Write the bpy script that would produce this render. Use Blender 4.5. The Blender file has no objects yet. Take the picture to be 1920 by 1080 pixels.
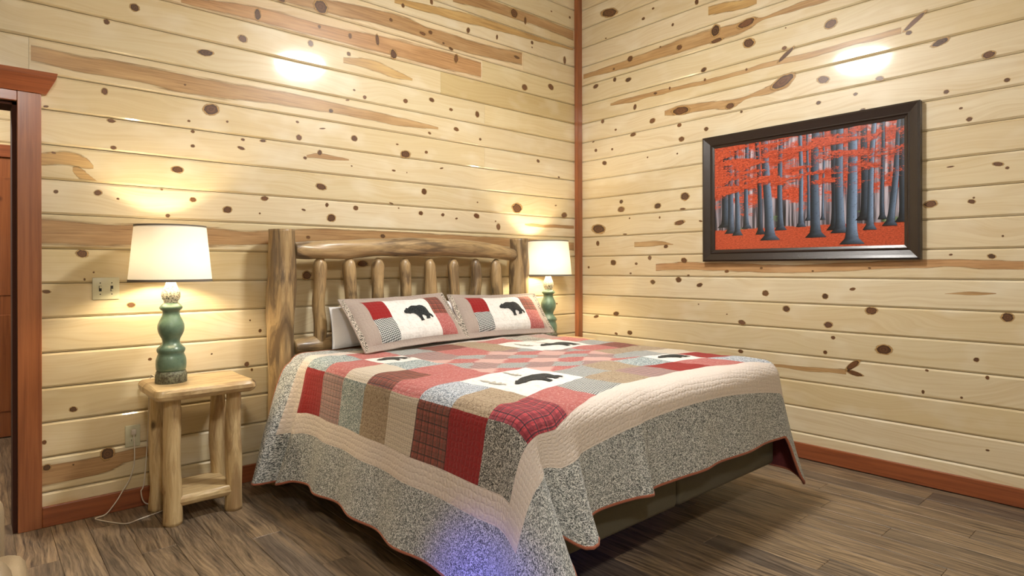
import bpy, bmesh, math, random
from mathutils import Vector, Matrix, noise

# ---------------------------------------------------------------- camera, world, exposure
scene = bpy.context.scene
COL = scene.collection
CAM_YAW, CAM_ROLL, FPX = 0.7221, -0.0023, 1147.08
cd = bpy.data.cameras.new('camera')
cam = bpy.data.objects.new('camera', cd)
COL.objects.link(cam)
cd.sensor_width = 36.0
cd.lens = FPX * 36.0 / 1920.0
cd.shift_y = -(540.0 - 502.42) / 1920.0
cd.clip_start = 0.02
cam.matrix_world = (Matrix.Translation((-4.2688, -3.8935, 1.3049)) @ Matrix.Rotation(-CAM_YAW, 4, 'Z')
                    @ Matrix.Rotation(math.pi / 2, 4, 'X') @ Matrix.Rotation(CAM_ROLL, 4, 'Z'))
scene.camera = cam

world = bpy.data.worlds.new('world')
scene.world = world
world.use_nodes = True
world.node_tree.nodes['Background'].inputs[0].default_value = (0.8, 0.85, 1.0, 1)
world.node_tree.nodes['Background'].inputs[1].default_value = 0.05

vs = scene.view_settings
vs.view_transform = 'Standard'
vs.look = 'None'
vs.gamma = 1.0
vs.use_curve_mapping = False
vs.exposure = 0.34

CEIL_WATTS = 150.0       # radiance of the frosted ceiling bowls
BULB_RAD = 400.0        # radiance of the table lamp bulbs

random.seed(11)

# ---------------------------------------------------------------- colour and node helpers
def lin(c):
    c = c / 255.0
    return c / 12.92 if c <= 0.04045 else ((c + 0.055) / 1.055) ** 2.4

def rgb(r, g, b):
    return (lin(r), lin(g), lin(b), 1.0)

class NT:
    """A material under construction: a few shorthands for wiring nodes."""
    def __init__(self, name):
        self.m = bpy.data.materials.new(name)
        self.m.use_nodes = True
        self.t = self.m.node_tree
        self.b = self.t.nodes['Principled BSDF']
        self.out = self.t.nodes['Material Output']

    def n(self, kind, **kw):
        nd = self.t.nodes.new(kind)
        for k, v in kw.items():
            if hasattr(nd, k) and not k.startswith('i_'):
                setattr(nd, k, v)
            else:
                key = k[2:] if k.startswith('i_') else k
                key = int(key) if key.isdigit() else key.replace('_', ' ')
                if isinstance(v, bpy.types.NodeSocket):
                    self.t.links.new(v, nd.inputs[key])
                else:
                    nd.inputs[key].default_value = v
        return nd

    def put(self, sock, v):
        s = self.b.inputs[sock]
        if isinstance(v, bpy.types.NodeSocket):
            self.t.links.new(v, s)
        else:
            s.default_value = v

    def coords(self, kind='Object', scale=(1, 1, 1), rand=True):
        tc = self.n('ShaderNodeTexCoord')
        v = tc.outputs[kind]
        if rand:
            oi = self.n('ShaderNodeObjectInfo')
            r = self.n('ShaderNodeVectorMath', operation='SCALE', i_0=(37.0, 11.0, 53.0))
            self.t.links.new(oi.outputs['Random'], r.inputs['Scale'])
            a = self.n('ShaderNodeVectorMath', operation='ADD', i_0=v, i_1=r.outputs[0])
            v = a.outputs[0]
        return self.n('ShaderNodeVectorMath', operation='MULTIPLY', i_0=v, i_1=scale).outputs[0]

    def noise(self, vec, scale=1.0, detail=4.0, rough=0.55, dist=0.0):
        nd = self.n('ShaderNodeTexNoise', i_Vector=vec, Scale=scale, Detail=detail, Roughness=rough, Distortion=dist)
        return nd.outputs['Fac']

    def ramp(self, fac, stops, interp='LINEAR'):
        nd = self.n('ShaderNodeValToRGB', i_Fac=fac)
        cr = nd.color_ramp
        cr.interpolation = interp
        while len(cr.elements) < len(stops):
            cr.elements.new(0.5)
        for e, (p, c) in zip(cr.elements, stops):
            e.position = p
            e.color = c if len(c) == 4 else tuple(c) + (1,)
        return nd.outputs['Color']

    def mix(self, fac, a, b, blend='MIX'):
        nd = self.n('ShaderNodeMix', data_type='RGBA', blend_type=blend)
        for i, v in ((0, fac), (6, a), (7, b)):
            if isinstance(v, bpy.types.NodeSocket):
                self.t.links.new(v, nd.inputs[i])
            else:
                nd.inputs[i].default_value = v
        return nd.outputs[2]

    def math(self, op, a, b=0.0, c=None):
        nd = self.n('ShaderNodeMath', operation=op, i_0=a, i_1=b)
        if c is not None:
            nd.inputs[2].default_value = c
        return nd.outputs[0]

    def mapr(self, v, a, b, c=0.0, d=1.0):
        return self.n('ShaderNodeMapRange', i_0=v, i_1=a, i_2=b, i_3=c, i_4=d).outputs[0]

    def bump(self, h, strength=0.2, dist=0.01):
        nd = self.n('ShaderNodeBump', Strength=strength, Distance=dist, Height=h)
        self.put('Normal', nd.outputs[0])

    def done(self, color=None, rough=0.5, coat=0.0, coat_rough=0.1, spec=0.5):
        if color is not None:
            self.put('Base Color', color)
        self.put('Roughness', rough)
        self.put('Coat Weight', coat)
        self.put('Coat Roughness', coat_rough)
        self.put('Specular IOR Level', spec)
        return self.m

BW = [(0.0, (0, 0, 0, 1)), (1.0, (1, 1, 1, 1))]

# ---------------------------------------------------------------- materials: wood
def pine_material():
    k = NT('knotty_pine')
    v = k.coords('Object')
    warp = k.noise(k.n('ShaderNodeVectorMath', operation='MULTIPLY', i_0=v, i_1=(0.9, 1, 2.2)).outputs[0], 1.0, 2.0)
    off = k.n('ShaderNodeCombineXYZ', Z=k.math('MULTIPLY', warp, 0.35)).outputs[0]
    v2 = k.n('ShaderNodeVectorMath', operation='ADD', i_0=v, i_1=off).outputs[0]
    grain = k.noise(k.n('ShaderNodeVectorMath', operation='MULTIPLY', i_0=v2, i_1=(1.6, 1, 75)).outputs[0], 1.0, 5.0, 0.6)
    broad = k.noise(k.n('ShaderNodeVectorMath', operation='MULTIPLY', i_0=v2, i_1=(0.7, 1, 13)).outputs[0], 1.0, 3.0, 0.5)
    blot = k.noise(k.n('ShaderNodeVectorMath', operation='MULTIPLY', i_0=v, i_1=(3.5, 1, 7)).outputs[0], 1.0, 2.0, 0.5)
    oi = k.n('ShaderNodeObjectInfo')
    base = k.ramp(oi.outputs['Random'], [(0.0, rgb(208, 194, 158)), (0.35, rgb(216, 203, 173)),
                                         (0.65, rgb(206, 189, 149)), (1.0, rgb(219, 208, 180))])
    c = k.mix(k.mapr(grain, 0.42, 0.78, 0, 0.6), base, rgb(190, 166, 122))
    c = k.mix(k.mapr(broad, 0.55, 0.8, 0, 0.4), c, rgb(188, 160, 108))
    c = k.mix(k.mapr(blot, 0.52, 0.75, 0, 0.55), c, rgb(226, 218, 196))
    c = k.mix(1.0, c, oi.outputs['Color'], 'MULTIPLY')
    k.bump(grain, 0.05, 0.002)
    return k.done(c, 0.42, 0.75, 0.085)

def streak_material():
    k = NT('pine_heartwood')
    v = k.coords('Object')
    g = k.noise(k.n('ShaderNodeVectorMath', operation='MULTIPLY', i_0=v, i_1=(3, 1, 110)).outputs[0], 1.0, 6.0, 0.7, 0.6)
    b = k.noise(k.n('ShaderNodeVectorMath', operation='MULTIPLY', i_0=v, i_1=(2.5, 1, 14)).outputs[0], 1.0, 3.0)
    oi = k.n('ShaderNodeObjectInfo')
    c = k.mix(k.mapr(g, 0.35, 0.72), rgb(182, 150, 106), rgb(132, 100, 66))
    c = k.mix(k.mapr(b, 0.48, 0.72, 0, 0.75), c, rgb(192, 164, 122))
    c = k.mix(1.0, c, oi.outputs['Color'], 'MULTIPLY')
    sep = k.n('ShaderNodeSeparateXYZ', i_0=k.n('ShaderNodeTexCoord').outputs['UV'])
    e = k.math('PINGPONG', sep.outputs['Y'], 0.5)
    e = k.math('ADD', e, k.math('MULTIPLY', k.math('SUBTRACT', g, 0.5), 0.45))
    k.put('Alpha', k.mapr(e, 0.02, 0.16))
    return k.done(c, 0.42, 0.75, 0.085)

def knot_material():
    """The disc reaches past the knot itself: the outer ring is the honey-coloured stain that fades into the board."""
    k = NT('pine_knot')
    tc = k.n('ShaderNodeTexCoord').outputs['Object']
    ln = k.n('ShaderNodeVectorMath', operation='LENGTH', i_0=tc).outputs['Value']
    oi = k.n('ShaderNodeObjectInfo')
    nz = k.noise(k.coords('Object'), 2.2, 3.0)
    r = k.math('ADD', ln, k.math('MULTIPLY', k.math('SUBTRACT', nz, 0.5), 0.45))
    dark = k.ramp(oi.outputs['Random'], [(0, rgb(74, 46, 28)), (0.5, rgb(100, 64, 38)), (1, rgb(54, 35, 24))])
    rings = k.math('MULTIPLY', k.math('SINE', k.math('MULTIPLY', r, 21.0)), 0.5)
    c = k.mix(k.mapr(rings, -0.5, 0.5, 0, 0.45), dark, rgb(126, 86, 52))
    c = k.mix(k.mapr(r, 0.55, 0.66), c, rgb(58, 38, 24))
    c = k.mix(k.mapr(r, 0.70, 0.76), c, rgb(186, 148, 92))
    k.put('Alpha', k.mapr(r, 0.74, 1.0, 1.0, 0.0))
    return k.done(c, 0.4, 0.75, 0.085)

def stained_material(name, a, b, axis=(60, 60, 2)):
    k = NT(name)
    v = k.coords('Object', axis)
    g = k.noise(v, 1.0, 5.0, 0.6, 0.4)
    sp = k.n('ShaderNodeTexVoronoi', i_Vector=k.coords('Object', (1.6, 1.6, 1.6)), Scale=2.0).outputs['Distance']
    c = k.mix(k.mapr(g, 0.35, 0.75), a, b)
    c = k.mix(k.mapr(sp, 0.03, 0.09, 0.75, 0.0), c, rgb(70, 30, 20))
    k.bump(g, 0.05, 0.002)
    return k.done(c, 0.38, 0.4, 0.2)

def log_material(name, pale, mid, dark, dark_amt):
    k = NT(name)
    uv = k.n('ShaderNodeTexCoord').outputs['UV']
    oi = k.n('ShaderNodeObjectInfo')
    r = k.n('ShaderNodeVectorMath', operation='SCALE', i_0=(17.0, 29.0, 5.0))
    k.t.links.new(oi.outputs['Random'], r.inputs['Scale'])
    v = k.n('ShaderNodeVectorMath', operation='ADD', i_0=uv, i_1=r.outputs[0]).outputs[0]
    def sc(s):
        return k.n('ShaderNodeVectorMath', operation='MULTIPLY', i_0=v, i_1=s).outputs[0]
    g = k.noise(sc((80, 5, 1)), 1.0, 5.0, 0.65, 0.8)
    b = k.noise(sc((14, 2.2, 1)), 1.0, 4.0, 0.6, 1.2)
    kn = k.n('ShaderNodeTexVoronoi', i_Vector=sc((7.0, 3.6, 1)), Scale=1.0, Randomness=1.0).outputs['Distance']
    c = k.mix(k.mapr(g, 0.35, 0.72), pale, mid)
    c = k.mix(k.mapr(b, 0.45, 0.62, 0, dark_amt), c, dark)
    c = k.mix(k.mapr(kn, 0.05, 0.13, 0.85, 0.0), c, rgb(74, 48, 28))
    k.bump(k.math('ADD', g, k.math('MULTIPLY', b, 1.2)), 0.25, 0.006)
    return k.done(c, 0.45, 0.35, 0.22)

def floor_material():
    k = NT('rustic_laminate')
    v = k.coords('Object')
    def sc(s):
        return k.n('ShaderNodeVectorMath', operation='MULTIPLY', i_0=v, i_1=s).outputs[0]
    warp = k.noise(sc((5.0, 1.3, 1)), 1.0, 2.0)
    off = k.n('ShaderNodeCombineXYZ', X=k.math('MULTIPLY', warp, 0.12)).outputs[0]
    v2 = k.n('ShaderNodeVectorMath', operation='ADD', i_0=v, i_1=off).outputs[0]
    g = k.noise(k.n('ShaderNodeVectorMath', operation='MULTIPLY', i_0=v2, i_1=(85, 3.2, 1)).outputs[0], 1.0, 6.0, 0.7)
    wv = k.n('ShaderNodeTexWave', wave_type='BANDS', bands_direction='X', i_Vector=v2, Scale=11.0, Distortion=4.0, Detail=3.0).outputs['Fac']
    b = k.noise(sc((15, 1.5, 1)), 1.0, 5.0, 0.65)
    oi = k.n('ShaderNodeObjectInfo')
    base = k.ramp(oi.outputs['Random'], [(0, rgb(132, 113, 92)), (0.3, rgb(158, 136, 108)), (0.55, rgb(114, 102, 90)),
                                         (0.8, rgb(168, 144, 112)), (1, rgb(106, 96, 86))])
    c = k.mix(k.mapr(g, 0.40, 0.66), base, rgb(58, 48, 40))
    c = k.mix(k.mapr(wv, 0.6, 1.0, 0, 0.28), c, rgb(64, 52, 42))
    c = k.mix(k.mapr(b, 0.52, 0.74, 0, 0.6), c, rgb(76, 68, 62))
    c = k.mix(k.mapr(b, 0.25, 0.46, 0.6, 0.0), c, rgb(172, 148, 116))
    k.bump(g, 0.12, 0.002)
    return k.done(c, 0.42, 0.0, 0.2, 0.4)

PINE = pine_material()
STREAK = streak_material()
KNOT = knot_material()
RED_V = stained_material('red_stained_upright', rgb(152, 92, 54), rgb(118, 65, 36), (60, 60, 2))
RED_H = stained_material('red_stained_rail', rgb(150, 84, 48), rgb(114, 59, 32), (2, 60, 60))
RED_Y = stained_material('red_stained_rail_deep', rgb(150, 84, 48), rgb(114, 59, 32), (60, 2, 60))
LOG = log_material('peeled_log', rgb(216, 194, 148), rgb(184, 154, 108), rgb(144, 112, 76), 0.75)
LOG_DARK = log_material('backlit_log', rgb(182, 156, 112), rgb(142, 114, 78), rgb(92, 74, 54), 0.9)  # headboard logs: backlit shade put into the colour, darker and greyer
FLOOR = floor_material()

def plain(name, col, rough=0.5, metal=0.0, coat=0.0, var=0.08, scale=30.0):
    k = NT(name)
    nz = k.noise(k.coords('Object', (1, 1, 1), False), scale, 3.0)
    dk = tuple(x * (1 - var * 2) for x in col[:3]) + (1,)
    k.put('Metallic', metal)
    return k.done(k.mix(nz, dk, col), rough, coat, 0.15)

DARK_GAP = plain('board_backing', rgb(92, 66, 38), 0.9)
IVORY = plain('ivory_plastic', rgb(206, 204, 176), 0.35)
WHITE_CORD = plain('white_cord', rgb(214, 205, 190), 0.5)
SLOT = plain('dark_slot', rgb(30, 28, 26), 0.6)
STEEL = plain('dark_steel', rgb(46, 44, 42), 0.45, 0.6)

# ---------------------------------------------------------------- object helpers
BASE = {}

def tag(o, label=None, cat=None, group=None, kind=None):
    if label: o['label'] = label
    if cat: o['category'] = cat
    if group: o['group'] = group
    if kind: o['kind'] = kind
    return o

def thing(name, label, cat, loc=(0, 0, 0), group=None):
    o = bpy.data.objects.new(name, None)
    o.empty_display_size = 0.1
    COL.objects.link(o)
    o.location = loc
    BASE[o.name] = Vector(loc)
    return tag(o, label, cat, group)

def mesh_obj(name, verts, faces, mat, parent=None, smooth=False, uvs=None, mats=None, midx=None, base=None):
    """Vertices are in room metres; a child is stored relative to its thing's base point."""
    b = Vector(base) if base is not None else (BASE[parent.name] if parent else Vector((0, 0, 0)))
    me = bpy.data.meshes.new(name)
    me.from_pydata([tuple(Vector(v) - b) for v in verts], [], faces)
    for m in (mats or [mat]):
        me.materials.append(m)
    if midx:
        me.polygons.foreach_set('material_index', midx)
    if uvs is not None:
        ul = me.uv_layers.new(name='UVMap')
        for lp in me.loops:
            ul.data[lp.index].uv = uvs[lp.vertex_index]
    if smooth:
        me.polygons.foreach_set('use_smooth', [True] * len(me.polygons))
    me.update()
    o = bpy.data.objects.new(name, me)
    COL.objects.link(o)
    if parent:
        o.parent = parent
        BASE[o.name] = b
        o.location = (0, 0, 0)
    else:
        o.location = b
        BASE[o.name] = b
    return o

def box_data(lo, hi):
    x0, y0, z0 = lo
    x1, y1, z1 = hi
    v = [(x0, y0, z0), (x1, y0, z0), (x1, y1, z0), (x0, y1, z0), (x0, y0, z1), (x1, y0, z1), (x1, y1, z1), (x0, y1, z1)]
    f = [(0, 3, 2, 1), (4, 5, 6, 7), (0, 1, 5, 4), (1, 2, 6, 5), (2, 3, 7, 6), (3, 0, 4, 7)]
    return v, f

def join_data(items):
    V, F = [], []
    for v, f in items:
        n = len(V)
        V += [tuple(p) for p in v]
        F += [tuple(i + n for i in q) for q in f]
    return V, F

def boxes(name, blist, mat, parent=None, base=None):
    v, f = join_data([box_data(a, b) for a, b in blist])
    return mesh_obj(name, v, f, mat, parent, base=base)

def rbox(name, lo, hi, bev, mat, parent=None, seg=3, smooth=True, base=None):
    bm = bmesh.new()
    v, f = box_data(lo, hi)
    vs_ = [bm.verts.new(p) for p in v]
    for q in f:
        bm.faces.new([vs_[i] for i in q])
    bmesh.ops.bevel(bm, geom=list(bm.edges), offset=bev, segments=seg, profile=0.5, affect='EDGES')
    bm.verts.index_update()
    V = [tuple(p.co) for p in bm.verts]
    F = [tuple(p.index for p in q.verts) for q in bm.faces]
    bm.free()
    return mesh_obj(name, V, F, mat, parent, smooth, base=base)

def lathe(profile, c, seg=40, cap=True):
    """profile: list of (radius, z) bottom to top, around the vertical through c."""
    V, F = [], []
    for r, z in profile:
        for i in range(seg):
            a = 2 * math.pi * i / seg
            V.append((c[0] + r * math.cos(a), c[1] + r * math.sin(a), c[2] + z))
    for j in range(len(profile) - 1):
        for i in range(seg):
            i2 = (i + 1) % seg
            F.append((j * seg + i, j * seg + i2, (j + 1) * seg + i2, (j + 1) * seg + i))
    if cap:
        F.append(tuple(range(seg - 1, -1, -1)))
        n = (len(profile) - 1) * seg
        F.append(tuple(range(n, n + seg)))
    return V, F

def tube(pts, rad, seg=18, wob=0.0, seed=0.0, cap_round=0.0):
    """A tube along pts with a radius per point; wob makes it uneven like a peeled log. Returns verts, faces, uvs."""
    pts = [Vector(p) for p in pts]
    n = len(pts)
    if not hasattr(rad, '__len__'):
        rad = [rad] * n
    V, F, U = [], [], []
    t = (pts[1] - pts[0]).normalized()
    ref = Vector((0, 1, 0)) if abs(t.y) < 0.8 else Vector((1, 0, 0))
    nrm = (ref - t * ref.dot(t)).normalized()
    L = 0.0
    for i, p in enumerate(pts):
        if 0 < i < n - 1:
            t = (pts[i + 1] - pts[i - 1]).normalized()
        elif i == n - 1:
            t = (pts[i] - pts[i - 1]).normalized()
        nrm = (nrm - t * nrm.dot(t)).normalized()
        bn = t.cross(nrm)
        if i:
            L += (p - pts[i - 1]).length
        for s in range(seg):
            a = 2 * math.pi * s / seg
            dvec = nrm * math.cos(a) + bn * math.sin(a)
            r = rad[i]
            if wob:
                r *= 1 + wob * noise.noise(Vector((dvec.x * 1.3 + seed, dvec.y * 1.3 + seed * 0.7, dvec.z * 1.3 + L * 5.0)))
            V.append(p + dvec * r)
            U.append((rad[i] * (a if a <= math.pi else 2 * math.pi - a), L))
    for i in range(n - 1):
        for s in range(seg):
            s2 = (s + 1) % seg
            F.append((i * seg + s, i * seg + s2, (i + 1) * seg + s2, (i + 1) * seg + s))
    F.append(tuple(range(seg - 1, -1, -1)))
    F.append(tuple(range((n - 1) * seg, n * seg)))
    return V, F, U

def spline(ctrl, n):
    """Catmull-Rom through tuples of any size."""
    out = []
    m = len(ctrl)
    for k in range(n):
        x = k / (n - 1) * (m - 1)
        i = min(int(x), m - 2)
        f = x - i
        p0, p1, p2, p3 = ctrl[max(i - 1, 0)], ctrl[i], ctrl[i + 1], ctrl[min(i + 2, m - 1)]
        out.append(tuple(0.5 * ((2 * b) + (c - a) * f + (2 * a - 5 * b + 4 * c - d) * f * f + (3 * b - a - 3 * c + d) * f ** 3)
                         for a, b, c, d in zip(p0, p1, p2, p3)))
    return out

def log_part(name, ctrl, mat, parent, n=24, wob=0.12, seed=0.0, seg=18, ends=0.0):
    """ctrl: (x, y, z, r) points along the log; ends rounds the tips."""
    p = spline(ctrl, n)
    pts = [q[:3] for q in p]
    rad = [q[3] for q in p]
    if ends:
        a, b = Vector(pts[0]), Vector(pts[-1])
        ta = (Vector(pts[0]) - Vector(pts[1])).normalized()
        tb = (Vector(pts[-1]) - Vector(pts[-2])).normalized()
        pts = [a + ta * ends, a + ta * ends * 0.72] + pts + [b + tb * ends * 0.72, b + tb * ends]
        rad = [rad[0] * 0.55, rad[0] * 0.85] + rad + [rad[-1] * 0.85, rad[-1] * 0.55]
    V, F, U = tube(pts, rad, seg, wob, seed)
    o = mesh_obj(name, V, F, mat, parent, True, U)
    return o

def copy_tree(o, parent=None):
    c = o.copy()
    COL.objects.link(c)
    c.parent = parent
    for ch in [x for x in bpy.data.objects if x.parent == o]:
        copy_tree(ch, c)
    return c

# ---------------------------------------------------------------- the room shell
RX, RY, RZ = -6.2, -6.2, 4.3          # far ends of the room from the corner at the origin, and the ceiling
PITCH, Z0 = 0.177, 0.1688             # board face height, top of the lowest board
DOOR_L, DOOR_R, DOOR_T = -4.93, -4.106, 2.135

wall_left = boxes('wall_left', [((RX, 0.015, 0), (DOOR_L, 0.13, RZ)), ((DOOR_R, 0.015, 0), (0.0, 0.13, RZ)),
                                ((DOOR_L, 0.015, DOOR_T), (DOOR_R, 0.13, RZ))], DARK_GAP)
tag(wall_left, 'pale knotty pine board wall behind the log headboard', None, None, 'structure')
wall_right = boxes('wall_right', [((0.015, RY, 0), (0.13, 0.13, RZ))], DARK_GAP)
tag(wall_right, 'pale knotty pine board wall where the forest picture hangs', None, None, 'structure')

def plank_data(L, H, T=0.016, ch=0.0105, gap=0.0014):
    z0, z1 = gap, H - gap
    prof = [(0, z0 + ch), (0, z1 - ch), (ch * 0.9, z1), (T, z1), (T, z0), (ch * 0.9, z0)]
    n = len(prof)
    V = [(0.0005, y, z) for y, z in prof] + [(L - 0.0005, y, z) for y, z in prof]
    F = [(i, i + n, (i + 1) % n + n, (i + 1) % n) for i in range(n)]
    F += [tuple(range(n)), tuple(range(2 * n - 1, n - 1, -1))]
    return V, F

def plank(parent, start, L, row, rotz, tint=(1, 1, 1, 1), cache={}):
    H = Z0 if row < 0 else PITCH
    z = 0.0 if row < 0 else Z0 + PITCH * row
    key = (round(L, 3), round(H, 4))
    if key not in cache:
        me = bpy.data.meshes.new('plank')
        v, f = plank_data(L, H)
        me.from_pydata(v, [], f)
        me.materials.append(PINE)
        me.update()
        cache[key] = me
    o = bpy.data.objects.new('plank', cache[key])
    COL.objects.link(o)
    o.parent = parent
    o.location = (start[0], start[1], z)
    o.rotation_euler = (0, 0, rotz)
    o.color = tint
    return o

ROWS = range(-1, 23)
JOINTS = {12: [-4.058], 16: [-0.705], 15: [-1.158], 14: [-1.567], 13: [-1.135], 11: [-1.135]}
TINTS = {(14, 1): (0.86, 0.82, 0.70, 1), (15, 1): (0.93, 0.9, 0.78, 1), (13, 1): (0.97, 0.93, 0.8, 1),
         (16, 0): (1.0, 0.95, 0.9, 1), (15, 0): (0.97, 0.90, 0.84, 1), (6, 0): (0.96, 0.93, 0.84, 1)}
left_planks, right_planks = {}, {}
for r in ROWS:
    ztop = Z0 + PITCH * (r + 1)
    ends = [RX] + JOINTS.get(r, []) + [0.0]
    segs = list(zip(ends[:-1], ends[1:]))
    if ztop - PITCH < DOOR_T - 0.02:
        cut = []
        for a, b in segs:
            if a < DOOR_L: cut.append((a, min(b, DOOR_L)))
            if b > DOOR_R: cut.append((max(a, DOOR_R), b))
        segs = cut
    jn = 0
    for a, b in segs:
        t = TINTS.get((r, jn if len(JOINTS.get(r, [])) else 0), (1, 1, 1, 1))
        o = plank(wall_left, (a, 0), b - a, r, 0, t)
        left_planks.setdefault(r, []).append((a, b, o))
        jn += 1
    o = plank(wall_right, (0, 0), -RY, r, -math.pi / 2, TINTS.get(('r', r), (1, 1, 1, 1)))
    right_planks[r] = [(0.0, -RY, o)]

# knots measured on each wall: place along the wall, height, half length and half height in centimetres, turn in degrees
KNOTS_LEFT = [
    (-3.6, 2.741, 2, 1.9), (-3.73, 2.636, 1.2, 1.3), (-3.03, 2.71, 2.4, 2), (-3.24, 2.576, 3.9, 1.6), (-3.21, 2.247, 3.8, 2.8),
    (-3.74, 2.254, 1.3, 1.6), (-3.71, 2.108, 1.7, 0.9), (-3.35, 2.366, 0.6, 0.5), (-3.33, 2.16, 0.7, 0.6), (-3.12, 2.189, 0.6, 0.6),
    (-3.31, 2.106, 0.9, 0.8), (-3.03, 2.093, 1, 0.7), (-3.99, 2.13, 1, 0.5), (-2.8, 3.01, 3, 1.3), (-2.53, 3.047, 4.2, 4),
    (-2.94, 2.881, 1.7, 3.3), (-2.6, 2.785, 1.6, 1.9), (-2.33, 2.778, 1.2, 1.3), (-2.54, 2.911, 1, 1.1), (-2.32, 2.904, 1.2, 1.7),
    (-2.11, 2.927, 1.3, 3.6), (-1.98, 2.853, 2.4, 3.1), (-2, 3.1, 1.3, 1.2), (-1.73, 3.069, 2.6, 1.2), (-1.66, 3.095, 1.7, 1.4),
    (-1.54, 3.042, 1, 0.8), (-1.47, 3.006, 1.9, 1), (-1.42, 2.95, 1.8, 3.1), (-1.9, 3.232, 1.2, 1.4), (-1.65, 3.339, 1.2, 2),
    (-1.3, 3.194, 1.4, 2.1), (-1, 3.223, 0.9, 1.8), (-2.29, 2.537, 0.8, 0.6), (-2.21, 2.502, 1.2, 1.1), (-1.88, 2.535, 1.6, 1.4),
    (-1.65, 2.584, 2, 1.4), (-1.47, 2.541, 1.5, 1), (-1.21, 2.547, 1.7, 2.2), (-2.34, 2.46, 1.2, 0.5), (-2.69, 2.254, 0.9, 0.7),
    (-2.68, 2.155, 1.6, 1.6), (-2.29, 2.203, 2, 1.8), (-2.52, 2.237, 1.8, 0.4), (-1.67, 2.329, 1.2, 0.8), (-1.42, 2.395, 2.1, 1.3),
    (-1.18, 2.349, 1.1, 0.9), (-2.91, 2.107, 1.6, 0.8), (-2.46, 2.364, 1.4, 1.3), (-0.81, 3.473, 3.8, 3.4), (-0.68, 3.445, 1.3, 2.9),
    (-0.36, 3.613, 0.9, 0.6), (-0.12, 3.623, 1.1, 1), (-0.6, 3.274, 1.3, 1.4), (-0.6, 3.232, 0.7, 0.6), (-0.19, 3.202, 1.5, 3.1),
    (-0.69, 2.865, 2.8, 2.3), (-0.37, 2.931, 3, 2.2), (-0.78, 3.105, 3.1, 1.1), (-3.7, 1.958, 1.2, 0.9), (-3.31, 2.018, 1, 0.8),
    (-3.04, 2.04, 1.9, 0.8), (-3.96, 1.899, 0.9, 0.5), (-3.39, 1.872, 2.7, 1.7), (-3.95, 1.701, 0.9, 0.8), (-3.77, 1.71, 1.6, 1.3),
    (-3.68, 1.684, 0.6, 0.5), (-3.47, 1.753, 0.6, 0.4), (-3.31, 1.706, 1.5, 1.2), (-3.12, 1.659, 2.2, 1.8), (-3.44, 1.606, 1, 0.9),
    (-3.84, 1.388, 2.3, 1.8), (-3.83, 1.25, 0.4, 0.6), (-3.79, 1.287, 0.2, 0.2), (-2.54, 2.074, 1.3, 1.6), (-2.64, 2.027, 1, 0.9),
    (-1.95, 2.207, 1, 0.5), (-1.88, 2.139, 3.6, 2.4), (-1.7, 2.18, 1.2, 1), (-2.31, 2.01, 0.6, 0.4), (-1.98, 2.013, 1.3, 0.6),
    (-1.87, 2.009, 0.4, 0.4), (-1.56, 2.074, 1.5, 0.5), (-2.53, 1.848, 3.2, 1.8), (-1.72, 1.881, 2, 2), (-2.9, 1.743, 2, 1.3),
    (-2.93, 1.648, 0.5, 0.5), (-2.65, 1.687, 1.2, 0.6), (-2.49, 1.73, 1, 1.2), (-2.28, 1.722, 1.6, 1.4), (-2.46, 1.644, 2.6, 2.3),
    (-2, 1.763, 1.5, 0.5), (-1.94, 1.743, 0.6, 0.4), (-1.75, 1.717, 1.6, 1.4), (-1.55, 1.716, 1.3, 1.1), (-1.42, 1.694, 1.1, 0.6),
    (-1.22, 1.725, 2.5, 1.7), (-1.21, 1.836, 0.7, 0.5), (-0.99, 1.648, 1.8, 2.4), (-1.02, 1.692, 0.7, 0.6), (-2.07, 1.534, 1.8, 1.3),
    (-2.62, 1.509, 1.3, 1), (-2.23, 1.337, 3.6, 1.9), (-2.63, 1.238, 2.7, 2.6), (-0.53, 2.247, 1.6, 1.2), (-0.27, 2.124, 1.2, 0.7),
    (-0.78, 1.817, 4.9, 3.6), (-0.31, 1.869, 1.1, 0.5), (-0.2, 1.78, 3.2, 2.2), (-3.99, 1.19, 1.6, 0.8), (-3.62, 1.107, 1.7, 1.2),
    (-3.53, 0.801, 0.8, 0.7), (-3.21, 0.8, 0.5, 0.4), (-3.88, 0.576, 1.5, 1.2), (-2.99, 0.986, 0.4, 0.5), (-3.01, 0.718, 1.2, 1.3),
    (-2.98, 0.681, 0.6, 0.8), (-2.93, 0.918, 0.8, 1), (-0.3, 0.98, 0.9, 0.6), (-0.32, 0.837, 1.7, 1.2), (-3.99, 0.297, 1.5, 1.5),
    (-3.73, 0.332, 2.7, 2.9), (-3.88, 0.288, 0.4, 0.3), (-4, 0.427, 0.8, 1),]

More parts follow.
